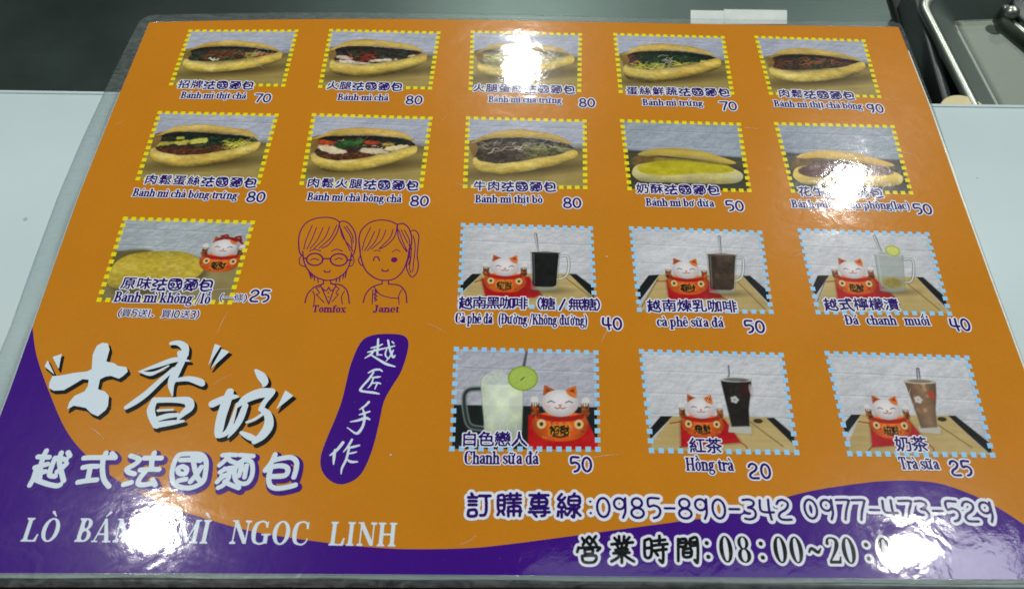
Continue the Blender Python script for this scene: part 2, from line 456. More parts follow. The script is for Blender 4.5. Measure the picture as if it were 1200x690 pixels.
def serif_shapes(ch):
    d = unicodedata.normalize('NFD', ch)
    b, mk = d[0], d[1:]
    if b not in G: raise KeyError(b)
    sh, adv = G[b]
    sh = list(sh)
    up = b.isupper()
    if b == 'i' and not any(c in '\u0301\u0300\u0309' for c in mk): sh += G['.dot'][0]
    if mk:
        cx = {'a': .3, 'o': .3, 'e': .3, 'i': .16, 'u': .34, 'A': .42, 'O': .42, 'I': .2}.get(b, .3)
        order = sorted(mk, key=lambda c: {'\u031b': 0, '\u0302': 1, '\u0303': 2}.get(c, 3))
        sh += marks(order, cx, (1.02 if up else XH + .03), 0)
        if '\u031b' in mk: adv += .1
    return sh, adv
G['A'] = ([ln((.4, .96, .07), (.12, .05, .06)), ln((.42, .94, .14), (.68, .06, SW)), box(.24, .3, .6, .37), box(0, 0, .28, .06), box(.5, 0, .88, .06)], .88)

def place_glyph(art, sh, ox, oy, sx, sy):
    k = (sx + sy) / 2; cut = []
    for s in sh:
        if s[0] == 'p': art.poly([np.asarray(l) * [sx, sy] + [ox, oy] for l in s[1]])
        elif s[0] == 's': art.stroke([(ox + x * sx, oy + y * sy, w * k) for x, y, w in s[1]])

def serif_line(art, text, width, cap, track=0.0, x0=0.0):
    gl = [serif_shapes(c) for c in text]
    nat = sum(a for _, a in gl) + track * (len(gl) - 1)
    sx = width / nat; x = x0
    for sh, a in gl:
        place_glyph(art, [q for q in sh if q[0] in 'ps'], x, 0, sx, cap)
        x += (a + track) * sx

def round_line(art, text, width, cap, w=0.15, x0=0.0, track=.02):
    gl = [R_[c] for c in text]
    nat = sum(a for _, a in gl) + track * (len(gl) - 1); sx = width / nat; x = x0
    for sh, a in gl:
        for s in sh:
            if s[0] == 'e':
                t = np.linspace(0, 2 * math.pi, 25)
                p = [(x + (s[1] + s[3] * math.cos(q)) * sx, (s[2] + s[4] * math.sin(q)) * cap, w * cap) for q in t]
            else:
                c = catmull(s, 4) if len(s) > 2 else np.array(s, float)
                p = [(x + q[0] * sx, q[1] * cap, w * cap) for q in c]
            art.stroke(p)
        x += (a + track) * sx

def cjk_glyph(art, ch, x, em, wx=1.0):
    A, B = cjk(ch)
    o = np.array([x, 0.0]); s = np.array([em * wx, em])
    s2 = A * s + o, B * s + o
    art.sh.append(('g', s2))
# segment glyphs join the field like polygons
_old = Art.field
def _field(s, h, marg):
    sh = s.sh; s.sh = [(('p', [d[0]]) if k == 'g' else (k, d)) for k, d in sh]
    lo = np.array([1e9, 1e9]); hi = -lo; bb = []
    for k, d in s.sh:
        if k == 'p': Q = np.concatenate(d); a, b = Q.min(0), Q.max(0)
        else: Q = np.array(d); w = Q[:, 2].max() / 2; a, b = Q[:, :2].min(0) - w, Q[:, :2].max(0) + w
        bb.append((a, b)); lo = np.minimum(lo, a); hi = np.maximum(hi, b)
    s.sh = sh
    lo = lo - marg - 2 * h; hi = hi + marg + 2 * h
    xs = lo[0] + h * np.arange(int((hi[0] - lo[0]) / h) + 2); ys = lo[1] + h * np.arange(int((hi[1] - lo[1]) / h) + 2)
    F = np.full((len(ys), len(xs)), 1e3)
    for (k, d), (a, b) in zip(sh, bb):
        i0 = max(0, int((a[0] - marg - 2 * h - lo[0]) / h)); i1 = min(len(xs), int((b[0] + marg + 2 * h - lo[0]) / h) + 2)
        j0 = max(0, int((a[1] - marg - 2 * h - lo[1]) / h)); j1 = min(len(ys), int((b[1] + marg + 2 * h - lo[1]) / h) + 2)
        X, Y = np.meshgrid(xs[i0:i1], ys[j0:j1])
        f = sd_poly(X, Y, d) if k == 'p' else sd_stroke(X, Y, d) if k == 's' else sd_segs(X, Y, d[0], d[1])
        F[j0:j1, i0:i1] = np.minimum(F[j0:j1, i0:i1], f)
    return F, xs, ys
Art.field = _field

Z0 = 0.00075          # top of the paper above the board
DZ = 0.00002
def zl(k): return Z0 + DZ * k

def frame_at(p0, dirp):
    """map from mm (x along the line, y towards the top of the sheet) to the sheet, starting at photo pixel p0"""
    O = U(*p0, Z0)[:2]; e = U(*dirp, Z0)[:2] - O; L = np.hypot(*e); ex = e / L; ey = np.array([-ex[1], ex[0]])
    return (lambda x, y: O + np.stack([x, y], -1) * 0.001 @ np.array([ex, ey])), L * 1000

menu = bpy.data.objects.new('laminated_menu', None)
menu.empty_display_size = 0.05
COL.objects.link(menu)
menu.location = (0, 0, 0)
tag(menu, 'orange and purple laminated sandwich and drinks menu lying across the white counter edge', 'menu')

def printed(name, art, mapf, k, ink, halo=None, grow=0.0, hgrow=0.35, h=0.12, label=None, parent=None, shadow=None):
    F, xs, ys = art.field(h, max(grow, hgrow if halo else 0) + 0.1)
    par = parent or menu
    if halo:
        o = field_obj(name, F - grow - hgrow, xs, ys, mapf, zl(k), M[halo], par)
        i = field_obj('ink_fill', F - grow, xs, ys, mapf, zl(k + 1), M[ink], o)
    else:
        o = field_obj(name, F - grow, xs, ys, mapf, zl(k), M[ink], par)
    if label: o['label'] = label
    return o

# ------------------------------------------------------------------ the setting
def rounded_box(name, corners, z0, z1, mat, parent=None, bev=0.001):
    """prism on a quad of xy corners, with a small bevel round its top edge"""
    c = np.array(corners, float); ctr = c.mean(0)
    inn = ctr + (c - ctr) * (1 - bev / np.linalg.norm(c - ctr, axis=1)[:, None] * 1.4)
    n = len(c)
    V = [(*p, z0) for p in c] + [(*p, z1 - bev) for p in c] + [(*(p * .7 + q * .3), z1 - bev * .3) for p, q in zip(c, inn)] + [(*p, z1) for p in inn]
    Fc = [tuple(range(n - 1, -1, -1)), tuple(range(3 * n, 4 * n))]
    for r in range(3):
        for i in range(n):
            j = (i + 1) % n
            Fc.append((r * n + i, r * n + j, (r + 1) * n + j, (r + 1) * n + i))
    return mesh_py(name, V, Fc, mat, parent)

def board_mat():
    m, nt, p = new_mat('white_board')
    v = objcoord(nt)
    n = noise(nt, 9, 4, 0.55, v); n2 = noise(nt, 300, 3, 0.6, v)
    cr = nt.nodes.new('ShaderNodeMix'); cr.data_type = 'RGBA'
    cr.inputs['A'].default_value = (*lin((174, 196, 196)), 1); cr.inputs['B'].default_value = (*lin((196, 213, 217)), 1)
    nt.links.new(n.outputs['Fac'], cr.inputs['Factor'])
    # small dark specks
    vo = nt.nodes.new('ShaderNodeTexVoronoi'); vo.inputs['Scale'].default_value = 26
    nt.links.new(v, vo.inputs['Vector'])
    lt = nt.nodes.new('ShaderNodeMath'); lt.operation = 'LESS_THAN'; lt.inputs[1].default_value = 0.028
    nt.links.new(vo.outputs['Distance'], lt.inputs[0])
    mx = nt.nodes.new('ShaderNodeMix'); mx.data_type = 'RGBA'; mx.inputs['B'].default_value = (*lin((130, 140, 138)), 1)
    fm = nt.nodes.new('ShaderNodeMath'); fm.operation = 'MULTIPLY'; fm.inputs[1].default_value = 0.6
    nt.links.new(lt.outputs[0], fm.inputs[0]); nt.links.new(fm.outputs[0], mx.inputs['Factor'])
    nt.links.new(cr.outputs['Result'], mx.inputs['A'])
    nt.links.new(mx.outputs['Result'], p.inputs['Base Color'])
    p.inputs['Roughness'].default_value = 0.38
    p.inputs['Specular IOR Level'].default_value = 0.35
    b = nt.nodes.new('ShaderNodeBump'); b.inputs['Distance'].default_value = 0.00003
    nt.links.new(n2.outputs['Fac'], b.inputs['Height']); nt.links.new(b.outputs['Normal'], p.inputs['Normal'])
    return m
def steel_mat(name, rgb, rough, metallic=1.0, scr=1.0):
    m, nt, p = new_mat(name)
    v = objcoord(nt)
    n = noise(nt, 14, 5, 0.6, v)
    ns = noise(nt, 60, 3, 0.6, objcoord(nt, (1, 14, 1)))
    cr = nt.nodes.new('ShaderNodeMix'); cr.data_type = 'RGBA'
    c = lin(rgb)
    cr.inputs['A'].default_value = (*(c * .8), 1); cr.inputs['B'].default_value = (*(c * 1.15), 1)
    nt.links.new(n.outputs['Fac'], cr.inputs['Factor'])
    nt.links.new(cr.outputs['Result'], p.inputs['Base Color'])
    p.inputs['Metallic'].default_value = metallic
    mr = nt.nodes.new('ShaderNodeMapRange'); mr.inputs['To Min'].default_value = rough * .85; mr.inputs['To Max'].default_value = rough * 1.2
    nt.links.new(n.outputs['Fac'], mr.inputs['Value']); nt.links.new(mr.outputs[0], p.inputs['Roughness'])
    b = nt.nodes.new('ShaderNodeBump'); b.inputs['Distance'].default_value = 0.00004 * scr
    nt.links.new(ns.outputs['Fac'], b.inputs['Height']); nt.links.new(b.outputs['Normal'], p.inputs['Normal'])
    return m
M['board'] = board_mat()
M['steel'] = steel_mat('counter_steel', (74, 88, 84), 0.40)
M['tray'] = steel_mat('tray_steel', (160, 168, 158), 0.36)
M['pan'] = steel_mat('tray_pan_steel', (122, 132, 122), 0.5, 0.9, 2.5)
M['wall_steel'] = steel_mat('tray_wall_steel', (112, 126, 120), 0.45, 0.5, 1.5)
M['dark'] = steel_mat('dark_metal', (60, 66, 66), 0.4, 0.6)

ZS = -0.035            # steel work surface lies lower than the white board
mesh_py('steel_worktop', [(-1.6, -1.2, ZS), (1.6, -1.2, ZS), (1.6, 1.6, ZS), (-1.6, 1.6, ZS)], [(0, 1, 2, 3)], M['steel'])['kind'] = 'structure'

# white board: back edge seen at y = 107 (left) to 124 (right), front edge hidden under the menu's lower border
a = U(-0, 107.0, 0)[:2]; b = U(1200, 124.5, 0)[:2]
ux = (b - a) / np.linalg.norm(b - a); uy = np.array([-ux[1], ux[0]])
f0 = U(0, 668, 0)[:2]
dep = abs(np.dot(f0 - a, uy))
BL_, BR_ = a - ux * .5 - uy * dep, b + ux * .5 - uy * dep
TL_, TR_ = a - ux * .5, b + ux * .5
board = rounded_box('counter_board', [BL_, BR_, TR_, TL_], -0.018, 0.0, M['board'], None, 0.0012)
tag(board, 'pale blue-white counter board under the menu, straight edge towards the steel worktop', 'counter board')
# raised edging strip with a fine groove behind it
g = 0.0016
strip = rounded_box('edge_strip', [TL_ - uy * g * 1.0, TR_ - uy * g * 1.0, TR_ + uy * .0004, TL_ + uy * .0004], -0.018, 0.0003, M['board'], board, 0.0003)

# ------------------------------------------------------------------ the laminated sheet
# outline of the paper from the photograph, clockwise from top left; beyond the frame it runs on straight
Lp = [(175, 26.5), (163, 55), (133, 127), (92, 230), (66, 303), (38, 383), (12, 456)]
Tp = [(175, 26.5), (300, 23.5), (420, 22.5), (560, 23.5), (700, 26), (860, 29), (1053, 32)]
Rp = [(1053, 32), (1089, 123), (1126, 230), (1163, 332), (1200, 432)]
Bp = [(-60, 671.5), (0, 671.5), (200, 671.5), (400, 672.5), (600, 674), (800, 676), (1000, 677.5), (1190, 678.5), (1280, 679)]
def XY(pts, z=Z0): return [U(x, y, z)[:2] for x, y in pts]
def isect(p, q, r, s):
    A = np.array([q - p, -(s - r)]).T; t = np.linalg.solve(A, r - p); return p + t[0] * (q - p)
Lw, Tw, Rw, Bw = XY(Lp), XY(Tp), XY(Rp), XY(Bp)
cBL = isect(Lw[0], Lw[-1], Bw[1], Bw[2]); cBR = isect(Rw[0], Rw[-1], Bw[-3], Bw[-2])
bot = [p for p in Bw if cBL[0] < p[0] < cBR[0]]
paper = catmull(Tw, 4).tolist() + [list(q) for q in Rw[1:]] + [list(cBR)] + [list(q) for q in bot[::-1]] + [list(cBL)] + [list(q) for q in Lw[::-1][:-1]]
paper = np.array(paper)
def grid_field_mesh(name, loops, z, mat, parent, h=0.0022):
    """flat sheet meshed on a grid so that it stays light and even"""
    Q = np.concatenate(loops); lo, hi = Q.min(0) - 2 * h, Q.max(0) + 2 * h
    xs = np.arange(lo[0], hi[0] + h, h); ys = np.arange(lo[1], hi[1] + h, h)
    X, Y = np.meshgrid(xs, ys)
    return field_obj(name, sd_poly(X, Y, loops), xs, ys, lambda x, y: np.stack([x, y], -1), z, mat, parent)
def fan(name, poly, z, mat, parent):
    import bmesh
    bm = bmesh.new(); vs = [bm.verts.new((p[0], p[1], z)) for p in poly]
    f = bm.faces.new(vs); bmesh.ops.triangulate(bm, faces=[f])
    for q in bm.faces:
        q.normal_update()
        if q.normal.z < 0: q.normal_flip()
    me = bpy.data.meshes.new(name); bm.to_mesh(me); bm.free(); me.materials.append(mat)
    o = bpy.data.objects.new(name, me); COL.objects.link(o); o.parent = parent
    return o
po = fan('paper_sheet', paper, zl(0), M['orange'], menu)
po['label'] = 'orange printed paper ground of the menu'

# purple wave
wv = [(12, 330), (27, 350), (38, 383), (43, 417), (58, 460), (77, 503), (100, 532), (130, 557), (160, 575), (197, 593), (240, 607), (300, 623), (383, 635.5), (440, 641), (483, 643), (550, 641.7), (600, 636.7), (667, 628), (733, 619), (800, 610), (850, 602.7), (900, 588), (950, 575), (1000, 567), (1033, 563.5), (1067, 562.7), (1100, 566), (1133, 576.7), (1167, 593), (1200, 614), (1240, 640), (1275, 668)]
top = catmull(XY(wv[2:]), 5)
# clip to the paper: follow the curve from the left edge to the right edge
def inside(p, poly):
    x, y = p; n = 0
    for i in range(len(poly)):
        (x0, y0), (x1, y1) = poly[i], poly[(i + 1) % len(poly)]
        if (y0 > y) != (y1 > y) and x < x0 + (y - y0) * (x1 - x0) / (y1 - y0): n += 1
    return n % 2 == 1
Q = paper[:]
topin = [p for p in top if inside(p, paper)]
s0 = Lw[5]
rgt = topin[-1]; redge = isect(Rw[-2], Rw[-1], rgt, rgt + (topin[-1] - topin[-2]))
wave = [s0] + topin[1:] + [redge, cBR] + bot[::-1] + [cBL, Lw[6]]
wo = fan('purple_wave', np.array(wave), zl(1), M['purple'], menu)
wo['label'] = 'purple wave along the lower edge and left corner of the menu'

# clear film: a rim all round, thicker next to the paper, thin outside
def film_mat():
    m, nt, p = new_mat('laminating_film')
    nt.nodes.remove(p)
    out = nt.nodes['Material Output']
    tr = nt.nodes.new('ShaderNodeBsdfTransparent'); tr.inputs['Color'].default_value = (0.965, 0.975, 0.97, 1)
    df = nt.nodes.new('ShaderNodeBsdfDiffuse'); df.inputs['Color'].default_value = (0.62, 0.68, 0.68, 1)
    gl = nt.nodes.new('ShaderNodeBsdfGlossy'); gl.inputs['Roughness'].default_value = 0.12; gl.inputs['Color'].default_value = (1, 1, 1, 1)
    fr = nt.nodes.new('ShaderNodeFresnel'); fr.inputs['IOR'].default_value = 1.5
    nrm = film_bump(nt, 1.5)
    nt.links.new(nrm, gl.inputs['Normal']); nt.links.new(nrm, fr.inputs['Normal'])
    m1 = nt.nodes.new('ShaderNodeMixShader')
    hz = noise(nt, 130, 4, 0.7, objcoord(nt, (1, 2.5, 1)), 1.2); hr = nt.nodes.new('ShaderNodeMapRange')
    hr.inputs['From Min'].default_value = .35; hr.inputs['From Max'].default_value = .75; hr.inputs['To Min'].default_value = .03; hr.inputs['To Max'].default_value = .16
    nt.links.new(hz.outputs['Fac'], hr.inputs['Value']); nt.links.new(hr.outputs[0], m1.inputs[0])
    nt.links.new(tr.outputs[0], m1.inputs[1]); nt.links.new(df.outputs[0], m1.inputs[2])
    m2 = nt.nodes.new('ShaderNodeMixShader')
    nt.links.new(fr.outputs[0], m2.inputs[0]); nt.links.new(m1.outputs[0], m2.inputs[1]); nt.links.new(gl.outputs[0], m2.inputs[2])
    nt.links.new(m2.outputs[0], out.inputs['Surface'])
    return m
M['film'] = film_mat()
# outer outline of the film
oTL = [(163, 25), (172, 19), (186, 17.2)]
oT = [(186, 17.2), (300, 15), (420, 14.5), (560, 16), (700, 19.5), (860, 23), (1040, 25.2)]
oTR = [(1040, 25.2), (1051, 25.8), (1057, 30)]
oR = [(1057, 30), (1093.5, 123), (1129.5, 230), (1166.5, 332), (1203.5, 432)]
oB = [(-60, 688), (0, 687.8), (300, 688), (600, 688.5), (900, 690), (1190, 691.5)]
oL = [(-6, 456 - 20), (11.5, 383), (39, 306), (68, 228), (98, 158), (122, 107), (150, 50), (163, 25)]
wL, wT, wR, wB = XY(oL), XY(oT), XY(oR), XY(oB)
fBL = isect(wL[1], wL[-1], wB[1], wB[2]); fBR = isect(wR[0], wR[-1], wB[-2], wB[-1])
def rc(c, p, q, r=0.008, n=5):
    d0 = (p - c) / np.linalg.norm(p - c); d1 = (q - c) / np.linalg.norm(q - c)
    A, B = c + d0 * r, c + d1 * r
    return [(1 - t) ** 2 * A + 2 * t * (1 - t) * c + t * t * B for t in np.linspace(0, 1, n)]
outer = catmull(XY(oTL), 3).tolist() + [list(q) for q in catmull(wT, 4)[1:-1]] + catmull(XY(oTR), 3).tolist() + [list(q) for q in wR[1:]] \
    + [list(q) for q in rc(fBR, wR[-1], wB[-2])] + [list(q) for q in wB[::-1] if fBL[0] + .012 < q[0] < fBR[0] - .012] + [list(q) for q in rc(fBL, wB[2], wL[1])] + [list(q) for q in wL[1:-1]]
outer = np.array(outer)
def resample(P, n, start=None):
    P = np.asarray(P, float); Qn = np.vstack([P, P[:1]]); s = np.r_[0, np.cumsum(np.hypot(*np.diff(Qn, axis=0).T))]
    t = np.linspace(0, s[-1], n, endpoint=False)
    return np.stack([np.interp(t, s, Qn[:, 0]), np.interp(t, s, Qn[:, 1])], 1)
NR = 420
ro = resample(outer, NR)
# nearest point on the paper edge for each outer point
pe = resample(paper, 4000)
ri = np.array([pe[np.argmin(((pe - p) ** 2).sum(1))] for p in ro])
# keep order monotone round the corners
prof = [(-0.03, 0.02), (0.0, 0.34), (0.05, 0.30), (0.12, 0.16), (0.5, 0.10), (0.93, 0.08), (1.0, 0.0)]   # (fraction outwards, height mm above film base)
zb = Z0 - 0.00022
V = []
rings_ = []
for fr_, hh in prof:
    q = ri + (ro - ri) * fr_
    rings_.append([len(V) + i for i in range(NR)])
    wav = 0.00003 * np.sin(np.arange(NR) * .31) * (fr_ > .1)
    V += [(x, y, zb + hh * 0.001 + w) for (x, y), w in zip(q, wav)]
lowr = [len(V) + i for i in range(NR)]; V += [(x, y, zb - 0.0001) for x, y in ro]; rings_.append(lowr)
Fc = []
for r in range(len(rings_) - 1):
    for i in range(NR):
        j = (i + 1) % NR
        Fc.append((rings_[r][j], rings_[r + 1][j], rings_[r + 1][i], rings_[r][i]))
film = mesh_py('laminate_film', V, Fc, M['film'], menu, smooth=True)
film['label'] = 'clear plastic laminate rim with rounded corners'

def edge_strip(name, inner, outerp, z, mat):
    n = len(inner); V = [(*p, z) for p in inner] + [(*p, z - .00012) for p in outerp]
    return mesh_py(name, V, [(i + 1, i, n + i, n + i + 1) for i in range(n - 1)], mat, menu)
def milky(name, rgb, rough):
    m, nt, p = new_mat(name); v = objcoord(nt); n = noise(nt, 220, 4, .7, objcoord(nt, (.3, 2, 1)))
    mx = nt.nodes.new('ShaderNodeMix'); mx.data_type = 'RGBA'; c = lin(rgb)
    mx.inputs['A'].default_value = (*(c * .7), 1); mx.inputs['B'].default_value = (*(c * 1.25), 1)
    nt.links.new(n.outputs['Fac'], mx.inputs['Factor']); nt.links.new(mx.outputs['Result'], p.inputs['Base Color'])
    p.inputs['Roughness'].default_value = rough; nt.links.new(film_bump(nt, 4), p.inputs['Normal'])
    return m
M['edge_light'] = milky('film_edge_highlight', (122, 138, 138), .22)  # pale colour stands in for the bright reflection on the lower film ridge
M['pedge'] = milky('paper_cut_edge', (214, 218, 204), .4)
bx_ = np.linspace(-60, 1260, 40)
by_ = np.interp(bx_, [q[0] for q in Bp], [q[1] for q in Bp])
i_ = [U(x, y - .3, Z0)[:2] for x, y in zip(bx_, by_)]; o_ = [U(x, y + 5.2 + .5 * math.sin(x * .03), Z0)[:2] for x, y in zip(bx_, by_)]
edge_strip('edge_highlight', [p for p in i_ if cBL[0] - .004 < p[0] < cBR[0] + .002], [q for p, q in zip(i_, o_) if cBL[0] - .004 < p[0] < cBR[0] + .002], zl(1) + .00002, M['edge_light'])  # added pale strip imitating the light band below the paper
ry_ = np.linspace(60, 470, 30); rx_ = np.interp(ry_, [q[1] for q in Rp] + [600], [q[0] for q in Rp] + [1263])
wd_ = .5 + 1.6 * np.exp(-((ry_ - 200) / 45) ** 2) + .7 * (ry_ > 230)
edge_strip('paper_edge', [U(x + w + .2, y, Z0)[:2] for x, y, w in zip(rx_, ry_, wd_)], [U(x - .3, y, Z0)[:2] for x, y in zip(rx_, ry_)], zl(1) + .00016, M['pedge'])

# ------------------------------------------------------------------ the printed photographs
PW, PHH = 58.2, 43.4
QUADS = {1: [(223.1, 36.7), (347.4, 36.7), (332, 100.5), (200.8, 98.9)], 2: [(388, 36), (513.8, 39), (504, 103.8), (375.3, 101.9)],
 3: [(554, 37.9), (679.7, 41), (678.8, 106.7), (551.4, 104.5)], 4: [(720.9, 40.8), (846.9, 44.3), (858, 109.7), (727.3, 107.8)],
 5: [(886.3, 44), (1011.9, 48.3), (1030.2, 113.7), (903.2, 110)], 6: [(187.2, 132.3), (324, 135.4), (303, 214), (161.8, 209.7)],
 7: [(368, 135), (504.4, 139), (493.6, 218.3), (353.7, 215)], 8: [(548.6, 138.7), (685, 142.3), (685.8, 220), (545, 218.8)],
 9: [(729, 142), (865.7, 146), (878, 223.6), (737.7, 221.3)], 10: [(909.6, 145.4), (1045.8, 148.8), (1067.4, 226.4), (929, 224.2)],
 11: [(146.8, 256.4), (296, 261), (269.7, 354.5), (116.3, 351.4)], 12: [(542.9, 263.8), (692, 267.6), (697, 361), (538.7, 358)],
 13: [(740, 267.7), (890.4, 272.6), (903.6, 365.6), (749.3, 363.1)], 14: [(937.2, 270), (1086.3, 274.6), (1112.6, 367.5), (958.5, 365.9)],
 15: [(534.8, 409), (698.2, 413.2), (700.6, 526.3), (529.6, 525.6)], 16: [(751.8, 411.8), (915.4, 416), (933.4, 530), (763.4, 527.6)],
 17: [(969.3, 414), (1133, 419.3), (1163, 533), (995.7, 531.3)]}

def vnoise(X, Y, scale, seed, octaves=3):
    out = np.zeros(X.shape); amp = 1; tot = 0
    for o in range(octaves):
        r = np.random.RandomState(seed + o * 17); T = r.rand(64, 64)
        x = X / scale * 2 ** o; y = Y / scale * 2 ** o
        xi = np.floor(x).astype(int); yi = np.floor(y).astype(int); fx = x - xi; fy = y - yi
        fx = fx * fx * (3 - 2 * fx); fy = fy * fy * (3 - 2 * fy)
        a = T[yi % 64, xi % 64]; b = T[yi % 64, (xi + 1) % 64]; c = T[(yi + 1) % 64, xi % 64]; d = T[(yi + 1) % 64, (xi + 1) % 64]
        out += amp * ((a * (1 - fx) + b * fx) * (1 - fy) + (c * (1 - fx) + d * fx) * fy); tot += amp; amp *= .55
    return out / tot * 2 - 1

class Pic:
    NXc, NYc = 191, 143
    def __init__(s, n, seed):
        s.n, s.seed = n, seed
        s.rs = np.random.RandomState(seed)
        s.xs = np.linspace(0, PW, s.NXc); s.ys = np.linspace(0, PHH, s.NYc)
        s.X, s.Y = np.meshgrid(s.xs, s.ys)
        s.C = np.zeros((s.NYc, s.NXc, 3)); s.layers = []
        q = [U(x, y, Z0)[:2] for x, y in QUADS[n]]
        def mp(x, y):
            u = (x / PW)[:, None]; v = (y / PHH)[:, None]
            return (q[0] * (1 - u) + q[1] * u) * (1 - v) + (q[3] * (1 - u) + q[2] * u) * v
        s.map = mp
    def N(s, scale, k=0, sx=1, sy=1, o=3): return vnoise(s.X / sx, s.Y / sy, scale, s.seed * 7 + k, o)
    def uv(s, pts): return np.array([(a * PW, b * PHH) for a, b in pts])
    def paint(s, F, col, aa=.16, alpha=1.0, light=None):
        """F signed distance in mm; col rgb or array; light multiplies"""
        a = np.clip(.5 - F / (2 * aa), 0, 1) * alpha
        c = np.broadcast_to(np.asarray(col, float), s.C.shape)
        if light is not None: c = c * light[..., None]
        s.C = s.C * (1 - a[..., None]) + c * a[..., None]
        return F
    def poly(s, pts, smooth=True, closed=True):
        P = s.uv(pts)
        if smooth: P = catmull(P, 5, True)
        return sd_poly(s.X, s.Y, [P])
    def stroke(s, pts): return sd_stroke(s.X, s.Y, pts)
    def ell(s, cx, cy, rx, ry, rot=0):
        x, y = s.X - cx, s.Y - cy; c, d = math.cos(rot), math.sin(rot)
        x, y = x * c + y * d, -x * d + y * c
        return (np.sqrt((x / rx) ** 2 + (y / ry) ** 2) - 1) * min(rx, ry)
    def layer(s, name, F): s.layers.append((name, F))
    def build(s, dash, label):
        img = lin(np.clip(s.C, 0, 255))
        F = np.full(s.X.shape, -1.0)
        o = field_obj('printed_photo', F, s.xs, s.ys, s.map, zl(2), M['photo'], menu, img)
        o['label'] = label
        for k, (nm, F) in enumerate(s.layers):
            F = np.maximum(F, np.maximum(np.maximum(.2 - s.X, s.X - PW + .2), np.maximum(.2 - s.Y, s.Y - PHH + .2)))
            if (F < 0).sum() < 6: continue
            field_obj(nm, F, s.xs, s.ys, s.map, zl(3 + min(k, 5) * .5), M['photo'], o, img)
        # dashed frame
        a = Art(); w = 1.1
        nx, ny = 15, 11
        for i in range(nx + 1):
            for y in (0, PHH):
                cx = i * PW / nx; a.poly([[(cx - w, y - w), (cx + w, y - w), (cx + w, y + w), (cx - w, y + w)]])
        for j in range(1, ny):
            for x in (0, PW):
                cy = j * PHH / ny; a.poly([[(x - w, cy - w), (x + w, cy - w), (x + w, cy + w), (x - w, cy + w)]])
        V, Fc = [], []
        for _, d in a.sh:
            b = len(V); Pm = s.map(d[0][:, 0], d[0][:, 1]); V += [(x, y, zl(6)) for x, y in Pm]; Fc.append((b + 3, b + 2, b + 1, b))
        f = mesh_py('dashed_border', V, Fc, M[dash], o)
        return o

def wall(p, base=(152, 160, 172), grooves=(.10, .30), wave=1.0, vgro=()):
    tex = p.N(1.6, 1, 2.2, 1) * 9 + p.N(.7, 2, 2.5, .8) * 6 + p.N(14, 3) * 9
    rel = p.N(2.6, 4, 1.5, 1.0, 4); gy, gx = np.gradient(rel); ridge = np.clip((gy * 1.2 + gx) * 130, -14, 16) * wave * .42 + 4
    c = np.asarray(base, float) + (tex + ridge - 4)[..., None]
    c = c - ((p.X / PW - .5) ** 2 * 26)[..., None]
    p.C = c * np.ones_like(p.C)
    for g_ in grooves:
        yy = p.Y - g_ * PHH - (p.X / PW) * .9
        p.C -= (np.exp(-(yy / .22) ** 2) * 24)[..., None]
        p.C += (np.exp(-((yy - .55) / .3) ** 2) * 13)[..., None]
    for (x, y0, y1) in vgro:
        m_ = (p.Y > y0 * PHH) & (p.Y < y1 * PHH)
        p.C -= (np.exp(-((p.X - x * PW) / .2) ** 2) * 10 * m_)[..., None]

def board_floor(p, l=.36, r=.43, col=(150, 132, 74)):
    yl = (l + (r - l) * p.X / PW) * PHH
    grain = p.N(2.5, 11, 6, .6) * 9 + p.N(9, 12) * 8
    p.paint(yl - p.Y, np.asarray(col, float) + grain[..., None] * [1, 1, .8], aa=.5)
    # printed shadow line at the foot of the wall
    p.C *= (1 - .35 * np.exp(-((p.Y - yl) / 1.0) ** 2) * (1 - .5 * p.X / PW))[..., None]

TOPB = [(.03, .372), (.10, .30), (.19, .215), (.34, .172), (.5, .172), (.70, .215), (.82, .265), (.905, .36), (.86, .352), (.75, .318), (.56, .29), (.34, .288), (.20, .305), (.12, .335), (.07, .372)]
LOWB = [(.04, .61), (.066, .73), (.166, .80), (.325, .82), (.5, .79), (.695, .71), (.855, .61), (.93, .53), (.935, .465), (.88, .46), (.75, .545), (.56, .61), (.40, .66), (.245, .67), (.11, .636), (.07, .58)]
FILL = [(.10, .31), (.34, .29), (.56, .295), (.75, .325), (.87, .36), (.92, .44), (.86, .52), (.75, .57), (.56, .64), (.40, .69), (.245, .695), (.11, .66), (.065, .58), (.10, .45)]
def bun_shade(p, F, cy, hh, lo=.72, hi=1.12):
    t = (p.Y - cy) / hh
    return np.clip(hi - .34 * t ** 2 - .10 * t, lo, hi) + p.N(3, 31, 2.5, 1) * .06 + p.N(1.0, 32) * .05
